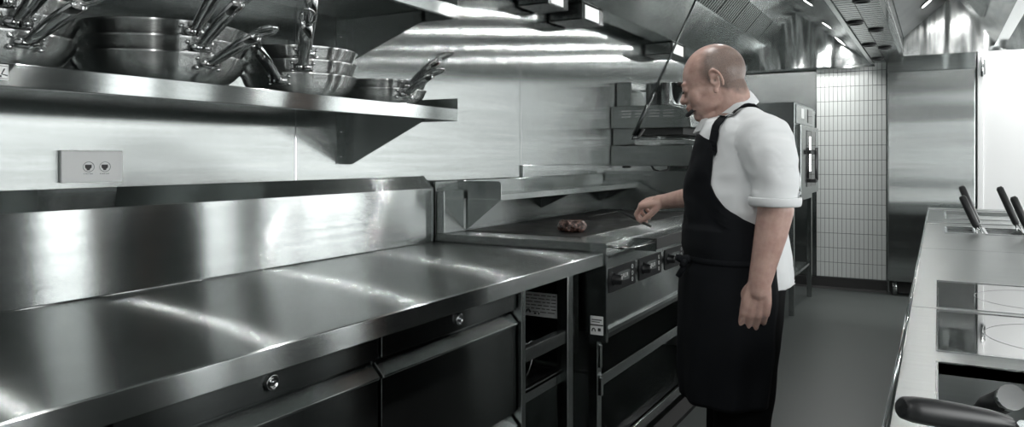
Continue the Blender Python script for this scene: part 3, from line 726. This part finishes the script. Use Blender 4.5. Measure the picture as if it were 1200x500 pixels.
def tub(w, x0,x1,y0,y1,dep):
    w.box(x0,x1,y0,y1,ZT-dep-.004,ZT-dep).box(x0-.003,x0,y0,y1,ZT-dep,ZT-.004).box(x1,x1+.003,y0,y1,ZT-dep,ZT-.004).box(x0,x1,y0-.003,y0,ZT-dep,ZT-.004).box(x0,x1,y1,y1+.003,ZT-dep,ZT-.004)
tub(w, 0,.56,1.02,1.574,.13); build('recessed_well', w, 'island', t)
w = MB(); tub(w,.04,.155,4.30,4.66,.028); tub(w,.21,.36,4.30,4.66,.028); build('basket_slot', w, 'chrome', t)
w = MB(); tub(w,.045,1.0,5.3,6.02,.018); build('trough', w, 'island', t)
build('cabinet', MB().box(XI0+.03,XI1-.03,IY0+.02,IY1-.02,.12,ZT-.24).box(XI0+.03,XI0+.035,IY0+.02,IY1-.02,.12,ZT-.05).box(XI1-.035,XI1-.03,IY0+.02,IY1-.02,.12,ZT-.05).box(XI0+.03,XI1-.03,IY1-.025,IY1-.02,.12,ZT-.05).box(XI0+.03,XI1-.03,IY0+.02,IY0+.025,.12,ZT-.05), 'steel', t, bevel=.002)
build('plinth', MB().box(XI0+.09,XI1-.09,IY0+.08,IY1-.08,0,.12), 'dark', t)
i = 0
y = IY0+.05
while y < IY1-.6:
    dr = build('cupboard_door', MB().box(XI0+.018,XI0+.029,y,y+.60,.15,ZT-.06), 'steel', t, bevel=.002)
    build('handle', MB().prism([(XI0+.018,ZT-.07),(XI0+.0,ZT-.085),(XI0+.004,ZT-.09),(XI0+.018,ZT-.08)], y+.02, y+.58), 'steel', dr)
    y += .612
for k,(y0,y1,lab) in enumerate([(1.67,2.116,'black glass induction hob on the island, nearer of the two'),(2.16,2.62,'black glass induction hob on the island, farther of the two')]):
    h = thing('induction_hob', lab, 'hob', (.28,(y0+y1)/2,ZT), 'induction hobs on the island')
    build('glass_top', MB().box(.001,.559,y0+.001,y1-.001,ZT-.03,ZT+.0005), 'blackglass', h)
    cx, cy = .245, (y0+y1)/2
    build('ring_marking', MB().tube([(cx+.16*math.cos(R(a)), cy+.16*math.sin(R(a)), ZT+.0006) for a in range(0,360,6)], .0011, 6, closed=True, flat=.3, flatn=(0,0,1)), 'glass_mark', h)

def basket_handle(px, py, lean, lab, h=.165, turn=0):
    t = thing('fryer_basket_handle', lab, 'handle', (px,py,ZT-.03), 'black basket handles standing in the island slots')
    f = Vector((px,py,ZT+.0)); d = Vector((lean, turn, 1)).normalized()
    pa = Vector((0,1,0))
    for s_ in (-1,1): build('wire', MB().tube([f+Vector((.012*s_,0,-.024)), f+Vector((.012*s_,0,.0)), f+d*.045+Vector((.004*s_,0,0))], .003, 8), 'chrome', t)
    build('grip', MB().tube([f+d*.035, f+d*.045, f+d*.10, f+d*(h-.01), f+d*h], [.012,.0165,.0175,.0165,.010], 16), 'blackplastic', t)
    build('crossbar', MB().tube([f+Vector((-.03,0,-.0245)), f+Vector((.03,0,-.0245))], .003, 8), 'chrome', t)
    return t
basket_handle(.178,4.34,-.42,'black basket handle of the left pair, nearer one',.20,-.05)
basket_handle(.19,4.60,-.38,'black basket handle of the left pair, farther one',.24,.0)
basket_handle(.385,4.34,-.40,'black basket handle of the right pair, nearer one',.20,-.05)
basket_handle(.36,4.60,-.40,'black basket handle of the right pair, farther one',.24,.0)

# pan on the near end of the island: only handle reaches into view
t = thing('black_handled_pan', 'pan at the bottom right corner with a thick black handle', 'pan', (.26,1.27,ZT))
hx = [Vector((-.040,1.012,.975)), Vector((-.034,1.018,.972)), Vector((.02,1.065,.958)), Vector((.09,1.125,.938))]
build('handle', MB().tube(hx, [.011,.0165,.017,.0135], 18), 'blackplastic', t, sub=1)
build('handle_bracket', MB().tube([hx[-1], (.13,1.157,.925), (.16,1.18,.912)], [.009,.008,.010], 10), 'chrome', t)
build('body', MB().lathe([(0,.001),(.11,.001),(.12,.008),(.145,.05),(.148,.052),(.143,.052),(.118,.012),(0,.006)], 48, (.26,1.265,ZT-.13+.0)), 'pan', t, weld=True)
build('body', MB().lathe([(.1,.0),(.1,.01)], 8, (.26,1.265,ZT-.13)), 'pan', t) if False else None
# jar and black-handled ladle in well
t = thing('glass_jar', 'clear glass jar in the island well at the bottom right corner', 'jar', (.175,1.475,ZT-.13))
build('jar_wall', MB().lathe([(0,.002),(.040,.002),(.044,.006),(.046,.10),(.042,.12),(.042,.128),(.039,.128),(.039,.118),(.042,.10),(.041,.010),(0,.008)], 40, (.175,1.475,ZT-.129)), 'glass', t, weld=True)
t = thing('ladle', 'black handled ladle lying against the rim of the island well', 'ladle', (.09,1.40,ZT-.12))
build('handle', MB().tube([(.060,1.405,ZT-.035),(.068,1.35,ZT-.005),(.085,1.26,ZT+.035)], [.017,.018,.016], 16), 'blackplastic', t)
build('ferrule', MB().tube([(.085,1.26,ZT+.035),(.088,1.245,ZT+.042)], [.0175,.0175], 16), 'chrome', t)
build('bowl', MB().lathe([(0,0.001),(.018,.004),(.030,.018),(.032,.03),(.030,.03),(.016,.007),(0,.004)], 24, (.052,1.46,ZT-.128)).tube([(.060,1.405,ZT-.035),(.055,1.445,ZT-.10)], .005, 8), 'chrome', t)

# ------------------------------------------------------------------ room lights
def area(x,y,z,sx,sy,e,rot=(0,0,0)):
    L = bpy.data.lights.new('ceiling_light','AREA'); L.shape='RECTANGLE'; L.size=sx; L.size_y=sy; L.energy=e; L.color=(1,1,.99)
    o = bpy.data.objects.new('ceiling_light', L); COL.objects.link(o); o.location=(x,y,z); o.rotation_euler=rot; return o
def troffer(x,y,w,l,e,lab):
    t = thing('ceiling_light', lab, 'light', (x,y,ZC))
    build('frame', MB().box(x-w/2-.02,x+w/2+.02,y-l/2-.02,y+l/2+.02,ZC-.05,ZC-.001), 'white', t)
    build('diffuser', MB().box(x-w/2,x+w/2,y-l/2,y+l/2,ZC-.056,ZC-.051), emis('diffuser_glow',(1,1,.99),e/30), t)
    area(x,y,ZC-.07,w,l,e)
troffer(1.9,1.5,.6,1.2,10,'ceiling light panel near the right wall')
troffer(1.9,4.6,.6,1.2,10,'ceiling light panel over the far right aisle')
troffer(1.2,7.62,1.6,.25,60,'unseen strip light added to brighten the white door')  # unseen fixture, added so the door turns bright white
troffer(.9,-.9,1.2,.6,20,'unseen fill light panel added behind the camera')  # added fill for the steel faces turned towards the camera
wd = bpy.data.worlds.new('world'); S.world = wd; wd.use_nodes = True
wd.node_tree.nodes['Background'].inputs['Color'].default_value = (.6,.65,.65,1); wd.node_tree.nodes['Background'].inputs['Strength'].default_value = .15
S.view_settings.view_transform = 'Standard'; S.view_settings.look = 'None'; S.view_settings.exposure = 0.2; S.view_settings.gamma = 1.0
S.view_settings.use_curve_mapping = False
S.cycles.use_denoising = True
S.cycles.max_bounces = 8; S.cycles.glossy_bounces = 5; S.cycles.diffuse_bounces = 4; S.cycles.transmission_bounces = 4
S.cycles.sample_clamp_indirect = 6
# ------------------------------------------------------------------ the cook
CX, CY = -.5555, 2.405
PHI = R(9); EX = Vector((math.cos(PHI), math.sin(PHI), 0)); EY = Vector((-math.sin(PHI), math.cos(PHI), 0)); EZ = Vector((0,0,1))
CH = Vector((CX, CY, 0)); SN, CS = math.sin(R(29.3)), math.cos(R(29.3))
def Q(u, v, ly=0):
    a = (u-600)/890; rx, ry = -SN+CS*a, CS+SN*a
    bx, by = CX+ly*EY.x, CY+ly*EY.y
    lx = -(bx*ry-by*rx)/(EX.x*ry-EX.y*rx)
    x, y = bx+lx*EX.x, by+lx*EX.y; d = -SN*x+CS*y
    return Vector((x, y, EYE-(v-185)/890*d))
chef = thing('person', 'bald man in white shirt and dark apron standing at the griddle, reaching over it', 'person', (CX, CY, 0))
def body_dir(x, y, z): return EX*x + EY*y + EZ*z

sk = MB()
# --- head, built upright facing -x then nodded forward
BETA = R(-19)
HO = Q(836.5, 100, 0)
HR = Matrix.Rotation(0,3,'Z')
YAW = Matrix.Rotation(R(-5),3,'Z')
HM = Matrix((( EX.x,EY.x,0),(EX.y,EY.y,0),(0,0,1))) @ YAW @ Matrix(((math.cos(BETA),0,math.sin(BETA)),(0,1,0),(-math.sin(BETA),0,math.cos(BETA))))
def H(x, y, z):
    xx = x*math.cos(BETA)+z*math.sin(BETA); zz = -x*math.sin(BETA)+z*math.cos(BETA)
    return HO + HM @ Vector((x,y,z))
def hell(c, r, seg=24, rings=16, rot=None):
    sk.ell(H(*c), r, seg, rings, HM @ rot if rot is not None else HM)
hell((.014,0,.038),(.097,.077,.088),36,24)
hell((-.020,0,.030),(.068,.068,.076))
hell((-.010,0,-.022),(.070,.067,.070))
hell((.004,0,-.050),(.056,.061,.046))
hell((-.030,0,-.018),(.062,.064,.070))
hell((-.036,0,-.055),(.052,.058,.040))       # jaw
hell((-.070,0,-.076),(.021,.028,.019))       # chin
hell((-.028,0,-.090),(.045,.045,.026))       # soft under-chin
for s in (-1,1):
    hell((-.050,s*.038,-.022),(.032,.026,.034))   # cheek
    hell((-.018,s*.046,-.042),(.044,.019,.034))   # jowl
    hell((-.079,s*.026,.030),(.013,.024,.008))    # brow ridge
    hell((-.080,s*.030,.013),(.013,.016,.012))    # eyelid
    hell((-.094,s*.014,-.017),(.011,.009,.0085))   # nostril wing
sk.caps([H(-.085,0,.024),H(-.093,0,.006),H(-.107,0,-.014)], [.009,.0095,.0110], 14)
hell((-.094,0,-.022),(.011,.009,.007))
hell((-.090,0,-.040),(.014,.024,.010))
hell((-.096,0,-.041),(.0105,.020,.0055))
hell((-.093,0,-.052),(.0105,.018,.0065))
for s in (-1,1):    # ears
    ring = []
    for a in range(-50,231,20):
        q = R(a); ring.append(H(.026+.016*math.cos(q)-.004*math.sin(q), s*(.082+.006*math.cos(q)), .004+.030*math.sin(q)))
    sk.caps(ring, [.0046]*len(ring), 8)
    hell((.020,s*.078,.000),(.014,.006,.026))
    hell((.012,s*.079,-.028),(.009,.006,.010))
    hell((.008,s*.079,.000),(.005,.005,.007))
# neck
sk.caps([H(.036,0,-.02), H(.036,0,-.075), Q(857,142)], [.058,.060,.062], 24)
# hidden trunk joining neck, arms and hips under the clothes
sk.caps([Q(864,165), Q(866,210), Q(866,300)], [.06,.11,.11], 24)
SHN, SHF = Q(892,160,-.165), Q(878,163,.17)
sk.caps([Q(866,160,-.04), SHN], [.045,.045], 16); sk.caps([Q(866,160,.04), SHF], [.045,.045], 16)
# near arm, hanging
ELN, WRN = Q(909,246,-.225), Q(890,332,-.235)
sk.caps([SHN, Q(903,205,-.215), ELN, Q(903,275,-.23), Q(896,305,-.233), WRN], [.045,.048,.049,.0445,.037,.0315], 20)
# far arm, reaching over the griddle
HB = Q(778,236,.52)
WRF = HB
ELF = Q(842,226,.34)
sk.caps([SHF, Q(862,200,.28), ELF, Q(815,230,.43), WRF], [.045,.048,.045,.040,.0285], 20)

def hand(o, d, n, thumb_side, curls, thumb_dirs, scale=1.0, spread=.06):
    """d along the hand, n back of the hand, thumb_side unit vector towards the thumb"""
    d = d.normalized(); n = (n-d*n.dot(d)).normalized(); w = d.cross(n); w = w if w.dot(thumb_side)>0 else -w
    L = [.088,.092,.087,.078]; off = [.028,.0095,-.010,-.028]
    ph = [(.042,.025,.019),(.046,.029,.020),(.042,.027,.019),(.033,.020,.017)]
    rr = [.0098,.0100,.0094,.0084]
    sk.caps([o-d*.01, o+d*.02], [.030*scale,.029*scale], 16)
    tips = []
    for i in range(4):
        k = o + (d*L[i] + w*off[i])*scale
        sk.caps([o+(d*.012+w*off[i]*.55)*scale, o+(d*.05+w*off[i]*.9+n*.002)*scale, k], [.0185*scale,.0155*scale,.0122*scale], 12)
        p = k; ang = 0; pts = [k]; rd = [rr[i]*1.12*scale]
        for j in range(3):
            ang += R(curls[i][j]); dirv = (d*math.cos(ang) - n*math.sin(ang) + w*(spread*(1.2-i*.8))*math.cos(ang)).normalized()
            p = p + dirv*ph[i][j]*scale; pts.append(p); rd.append(rr[i]*(1-.08*(j+1))*scale)
        sk.caps(pts, rd, 10); tips.append(p)
    t0 = o + (d*.022 + w*.022 - n*.008)*scale
    pts = [t0]; p = t0
    for (a,b,c),l in zip(thumb_dirs, (.042,.032,.025)):
        p = p + (d*a + w*b + n*c).normalized()*l*scale; pts.append(p)
    sk.caps(pts, [.0165*scale,.0125*scale,.0112*scale,.0095*scale], 10)
    sk.caps([t0, o+(d*.06+w*.012-n*.006)*scale], [.016*scale,.012*scale], 10)   # heel of the thumb
    return tips, pts[-1]
hand(WRN, body_dir(-.16,.02,-1), body_dir(.12,-1,0), body_dir(-1,-.1,0),
     [(16,34,20),(22,38,22),(26,40,22),(30,40,22)], [(.75,.45,-.45),(.9,.1,-.5),(.85,-.15,-.55)], 1.03)
tipsF, thF = hand(WRF, body_dir(-.95,.12,-.12), body_dir(-.25,-.35,1), body_dir(-.2,-1,-.3),
     [(48,52,34),(58,56,34),(62,58,34),(64,58,32)], [(.72,.35,-.6),(.85,.0,-.55),(.9,-.15,-.4)], .98)
me = blob(sk, .0034, 3, .5)
# creases of nostril, mouth, eyes pressed in
def press(me, pts, rad, depth, inward):
    for v in headv:
        for p in pts:
            dd = (v.co-p).length
            if dd < rad: v.co += inward*depth*(1-dd/rad)**1.0; break
headv = [v for v in me.vertices if (v.co-HO).length < .16]
inw = (H(0,0,-.02)-H(-.1,0,-.02)).normalized()
press(me, [H(-.106,y*.004,-.0465) for y in range(-5,6)], .007, .0045, inw)
for s in (-1,1):
    press(me, [H(-.092,s*y*.004,.0105) for y in range(4,10)], .0065, .003, inw)
    press(me, [H(-.099,s*.009,-.025)], .006, .005, (H(0,0,0)-H(0,0,-.1)).normalized())
    c = H(.020,s*.088,.002); press(me, [c], .014, .008, body_dir(0,-s,0))
hair = me.attributes.new('hair','FLOAT','POINT'); lips = me.attributes.new('lips','FLOAT','POINT')
inv = HM.inverted()
for i,v in enumerate(me.vertices):
    if (v.co-HO).length > .17: continue
    l = inv @ (v.co-HO); h = 0
    if l.length < .16 and abs(l.y) < .081+.0:
        # shaved hair: back and sides, bald front and crown
        nz = noise.noise(l*45)*.010
        front = (l.x - (-.024 + max(0,(l.z-.05))*.55 + max(0,.02-l.z)*.9)) + nz       # forward limit
        low = l.z - (-.062+ max(0,.07-l.x)*.62) + nz                                  # neckline
        top = .112 - l.z + (l.x)*.10 + nz
        h = max(0,min(1, front/.022))*max(0,min(1, low/.02))*(.25+.75*max(0,min(1, top/.03)))
        if abs(l.y) > .079: h *= .15
        # eye brow shade and stubble none
    hair.data[i].value = .80*h
    p = (inv @ (v.co-HO)); 
    lips.data[i].value = .75 if (p.x < -.096 and abs(p.y)<.021 and -.060<p.z<-.036) else 0
from_mesh('body', me, 'skin', chef)
# eyebrows, lashes
for s in (-1,1):
    pts = [H(-.0965,s*.010,.034),H(-.0975,s*.020,.038),H(-.093,s*.032,.040),H(-.083,s*.044,.035)]
    build('eyebrow', MB().tube(pts, [.003,.0060,.0058,.002], 8), 'brow', chef)
    pts = [H(-.0925,s*.018,.0085),H(-.0945,s*.026,.0065),H(-.0915,s*.034,.0065),H(-.086,s*.041,.0095)]
    build('eyelashes', MB().tube(pts, [.001,.0024,.0027,.0014], 8), 'brow', chef)
for k in range(8): pass
# headset microphone in front of the mouth
mc = build('microphone', MB().caps([H(-.102,-.030,-.064),H(-.086,-.034,-.058)], [.0075,.0070], 14).tube([H(-.088,-.036,-.060),H(-.070,-.040,-.060)], .0015, 6), 'blackplastic', chef)

# --- shirt
rings = [ # v, u_front, u_back, half width
 (132,846,882,.058),(138,836,898,.100),(142,827,909,.150),(152,822,914,.172),(165,817,920,.182),(185,812,924,.190),(210,808,926,.196),(240,806,925,.203),
 (270,805,925,.208),(300,808,929,.210),(320,810,933,.210),(331,811,932,.208)]
def ring_at(v, table):
    for i in range(len(table)-1):
        a,b = table[i],table[i+1]
        if a[0] <= v <= b[0]:
            t = (v-a[0])/(b[0]-a[0]); return [a[j]+(b[j]-a[j])*t for j in range(1,4)]
    return list((table[0] if v < table[0][0] else table[-1])[1:])
def loft_pt(v, th, table, off=0.0, e=.88):
    uf,ub,hw = ring_at(v, table); A = Q(uf,v); B = Q(ub,v); c = (A+B)/2; rx = (B-A).length/2+off; ry = hw+off
    cx_, sx_ = math.cos(th), math.sin(th)
    px = -math.copysign(abs(cx_)**e, cx_)*rx; py = -math.copysign(abs(sx_)**e, sx_)*ry
    return c + EX*px + EY*py
def loft(table, vs, seg=72):
    m = MB(); pts = []
    for v in vs:
        for k in range(seg): pts.append(loft_pt(v, 2*PI*k/seg, table))
    n = len(vs)
    fs = [(i*seg+k, i*seg+(k+1)%seg, (i+1)*seg+(k+1)%seg, (i+1)*seg+k) for i in range(n-1) for k in range(seg)]
    fs += [list(range(seg)), [(n-1)*seg+k for k in range(seg)][::-1]]
    return m.add(pts, fs, True)
vs = [132+i*(331-132)/40 for i in range(41)]
sh = loft(rings, vs)
def sleeve(m, pts, rads, flat=1.0):
    P_ = [Vector(p) for p in pts]; path=[]; rr=[]
    for i in range(len(P_)-1):
        for t in range(6): path.append(P_[i].lerp(P_[i+1],t/6)); rr.append(rads[i]+(rads[i+1]-rads[i])*t/6)
    path.append(P_[-1]); rr.append(rads[-1]); m.tube(path, rr, 28); m.ell(P_[0], rads[0], 20, 12)
sleeve(sh, [Q(880,150,-.10), Q(896,163,-.160), Q(904,188,-.205), Q(907,215,-.222), Q(908,239,-.228)], [.062,.078,.073,.066,.066])
sleeve(sh, [Q(870,150,.10), SHF, Q(862,195,.27), Q(850,215,.32)], [.062,.074,.066,.064])
me = blob(sh, .0065, 8, .6)
for v in me.vertices:    # cloth folds
    p = v.co
    f = noise.noise(Vector((p.x*9, p.y*9, p.z*5)))*.010 + noise.noise(Vector((p.x*20+3, p.y*20, p.z*12)))*.006 - abs(noise.noise(Vector((p.x*13+9, p.y*13, p.z*18))))*.008
    d_ = (p-Q(905,200,-.2)).length
    f += math.sin((p.z*38+p.x*22)+3*noise.noise(p*6))*.004*max(0,1-d_/.30)
    q = Vector((p.x*4+p.z*5, p.y*5, p.z*6-p.x*5))
    v.co += v.normal*f
shirt_me = me
bvh = BVHTree.FromPolygons([v.co.copy() for v in me.vertices], [list(p.vertices) for p in me.polygons])
shirt = from_mesh('shirt', me, 'shirt', chef)
# turned sleeve hem band
b = MB(); c = Q(908,236,-.228); b.tube([c+Vector((0,0,.014)), c+Vector((0,0,-.010)), c+Vector((0,0,-.012))], [.0705,.0700,.064], 32, cap=False)
build('sleeve_hem', b, 'shirt', chef, solid=.004, sub=1)
# collar: stand and fall round the neck
def collar_pt(t, r_, dz, drop):
    """t 0 = front, PI = back"""
    tt = t if t <= PI else 2*PI-t; sg = -1 if t <= PI else 1
    K = [(0,826,143,0),(60,836,148,.060),(120,857,131,.072),(180,876,112,0)]
    q = math.degrees(tt)
    for k0,k1 in zip(K,K[1:]):
        if k0[0] <= q <= k1[0]:
            f = (q-k0[0])/60; f = f if k0[0]==60 else f
            u_,v_,y_ = [k0[j]+(k1[j]-k0[j])*f for j in (1,2,3)]; break
    y_ = .070*math.sin(tt)**.8 if 0 < tt < PI else 0
    p = Q(u_,v_,sg*y_); out = body_dir(-math.cos(t), -math.sin(t), 0)
    return p + out*r_ + Vector((0,0,dz))
b = MB(); seg = 56; rowsd = [(-.004,-.006),(-.001,.014),(.005,.019),(.013,.013),(.026,-.004),(.036,-.020)]
vs_ = []; gap = .12
for j,(r_,dz) in enumerate(rowsd):
    for k in range(seg+1):
        t = gap + (2*PI-2*gap)*k/seg
        point = max(0, 1-min(abs(t-gap-.0),abs(2*PI-gap-t))/.55)
        vs_.append(collar_pt(t, r_ + (.006*point if j>3 else 0), dz - (.016*point if j>3 else 0), 0))
fs = [(j*(seg+1)+k, j*(seg+1)+k+1, (j+1)*(seg+1)+k+1, (j+1)*(seg+1)+k) for j in range(len(rowsd)-1) for k in range(seg)]
build('collar', b.add(vs_, fs, True), 'shirt', chef, solid=.003, sub=1)
for (u,v) in ((824,150),(820,162)):
    p = Q(u,v,-.03); hit = bvh.find_nearest(p)
    build('button', MB().ell(hit[0]+hit[1]*.002, .0045, 12, 8), 'paper', chef)

# --- trousers
tr = MB()
for s in (-1,1):
    sgn = s*.085
    cx_ = 870 if s<0 else 860
    tr.caps([Q(868,318,sgn*.8), Q(cx_,400,sgn), Q(cx_,470,sgn), Q(cx_-2,560,sgn), Q(cx_-2,632,sgn)], [.135,.112,.088,.078,.070], 24)
tr.ell(Q(868,312,0), (.150,.175,.10), 28, 16)
me = blob(tr, .008, 4, .6)
for v in me.vertices:
    p = v.co; v.co += v.normal*(noise.noise(Vector((p.x*14,p.y*14,p.z*9)))*.008); v.co.z = max(v.co.z, .035)
from_mesh('trousers', me, 'trouser', chef)
for s in (-1,1):
    c = Q(856 if s>0 else 866,644,s*.085); c.z = 0
    m_ = MB(); m_.ell(c+EX*(-.06)+EZ*.036,(.135,.052,.036),24,12,Matrix(((EX.x,EY.x,0),(EX.y,EY.y,0),(0,0,1)))).ell(c+EX*.03+EZ*.055,(.065,.048,.055),24,12)
    me = blob(m_, .006, 3)
    for v in me.vertices: v.co.z = max(v.co.z, .001)
    from_mesh('shoe', me, 'rubber', chef)

# --- apron: bib and wrap-around skirt
skirt = [(250,804.5,926,.214),(285,804.5,926,.220),(298,808,927,.220),(312,802.5,926,.222),(345,801,924,.224),(381,800,918,.222),(430,801,912,.216),(456,804,908,.212)]
top = [(165,817,920,.184),(185,812,924,.192),(210,808,926,.198),(240,806,925,.206),(250,804.5,926,.214)]
tab = top[:-1]+skirt
edge = [(158,34),(166,60),(180,66),(196,67),(214,68),(228,76),(240,86),(250,98),(256,110),(262,122),(280,130),(330,137),(392,142),(456,142)]
def edge_at(v):
    for a,b in zip(edge, edge[1:]):
        if a[0] <= v <= b[0]: return a[1]+(b[1]-a[1])*(v-a[0])/(b[0]-a[0])
    return edge[-1][1]
vs_ = []; N_ = 64; rows = [158+i*(456-158)/74 for i in range(75)]
axis_pts = {}
for v in rows:
    e_ = R(edge_at(v))
    for k in range(N_+1):
        th = -e_+2*e_*k/N_
        p = loft_pt(v, th, tab, .009)
        if v < 262:   # rest on the shirt
            uf,ub,hw = ring_at(v, tab); c = (Q(uf,v)+Q(ub,v))/2
            dr_ = (p-c); L_ = dr_.length; dr_.normalize()
            hit = bvh.ray_cast(p+dr_*.05, -dr_, .12)
            if hit[0] is not None and abs(th) < 1.4: p = hit[0]+dr_*.007
        fall = max(0,(v-300)/156)
        p = p + (p-CH-EZ*p.z-EX*0.0).normalized()*(math.sin(th*9+v*.012)*.0065*fall + noise.noise(p*9)*.006)
        vs_.append(p)
fs = [(i*(N_+1)+k, i*(N_+1)+k+1, (i+1)*(N_+1)+k+1, (i+1)*(N_+1)+k) for i in range(len(rows)-1) for k in range(N_)]
build('apron', MB().add(vs_, fs, True), 'apron', chef, solid=.003)
def ribbon(pts, w, off=.006, n=30, conform=True):
    P_ = [Vector(p) for p in pts]; out = []
    for i in range(n+1):   # catmull-rom
        t = i/n*(len(P_)-1); k = min(int(t), len(P_)-2); f = t-k
        a = P_[max(k-1,0)]; b_ = P_[k]; c_ = P_[k+1]; d_ = P_[min(k+2,len(P_)-1)]
        out.append(.5*((2*b_)+(c_-a)*f+(2*a-5*b_+4*c_-d_)*f*f+(3*b_-a-3*c_+d_)*f**3))
    vs_=[]; 
    for i,p in enumerate(out):
        t = (out[min(i+1,n)]-out[max(i-1,0)]).normalized()
        if conform: hit = bvh.find_nearest(p); nn_ = hit[1]; p = hit[0]+nn_*off
        else: nn_ = (p-Q(862,135)).normalized()
        side = t.cross(nn_).normalized()
        vs_ += [p+side*w/2+nn_*.001, p-side*w/2+nn_*.001, p-side*w/2-nn_*.002, p+side*w/2-nn_*.002]
    fs=[]
    for i in range(n):
        for k in range(4): fs.append((i*4+k,i*4+(k+1)%4,(i+1)*4+(k+1)%4,(i+1)*4+k))
    fs += [(0,1,2,3),(n*4+3,n*4+2,n*4+1,n*4)]
    return MB().add(vs_, fs, False)
for s in (-1,1):
    build('apron_strap', ribbon([Q(835,182,s*.165), Q(839,168,s*.155), Q(844,158,s*.145), Q(853,144,s*.125), Q(866,131,s*.105), Q(880,122,s*.07), Q(890,120,s*.02)], .030, .0075), 'apron', chef)
    build('strap_adjuster', ribbon([Q(850,147,s*.13),Q(853,144,s*.125),Q(856,141,s*.12)], .034, .010, 4), 'chrome', chef)
# waist tie and bow at the front left
pts = []
for a in range(-128,129,8):
    p = loft_pt(298, R(a), tab, .012); pts.append(p)
build('waist_tie', MB().tube(pts, .0045, 8, flat=2.2, flatn=(0,0,1)), 'apron', chef, sub=1)
kn = loft_pt(298, R(42), tab, .026)
b = MB().ell(kn, (.014,.014,.014), 14, 10)
for (dx,dz) in ((-.03,.012),(-.012,-.016)):
    b.tube([kn, kn+EX*dx*.6+EY*-.012+EZ*dz*.3, kn+EX*dx+EY*-.018+EZ*(dz-.004)], [.005,.012,.009], 10)
b.tube([kn, kn+EX*-.010+EY*-.012+EZ*-.025, kn+EX*-.026+EY*-.012+EZ*-.050], [.005,.009,.008], 8)
build('bow', b, 'apron', chef)

# thin steel turner held in the far hand
tp = (tipsF[0]+thF)/2
hd = Q(726,247,.58); e2 = Q(692,254,.66)
t = thing('turner', 'thin steel turner with dark grip held over the griddle plate', 'utensil', tuple(e2))
dv = (hd-tp).normalized()
build('grip', MB().tube([tp-dv*.05, tp, hd], [.005,.0065,.005], 10), 'blackplastic', t)
build('blade', MB().tube([hd, hd.lerp(e2,.4), e2], [.003,.009,.010], 10, flat=.18, flatn=(0,0,1)), 'chrome', t)
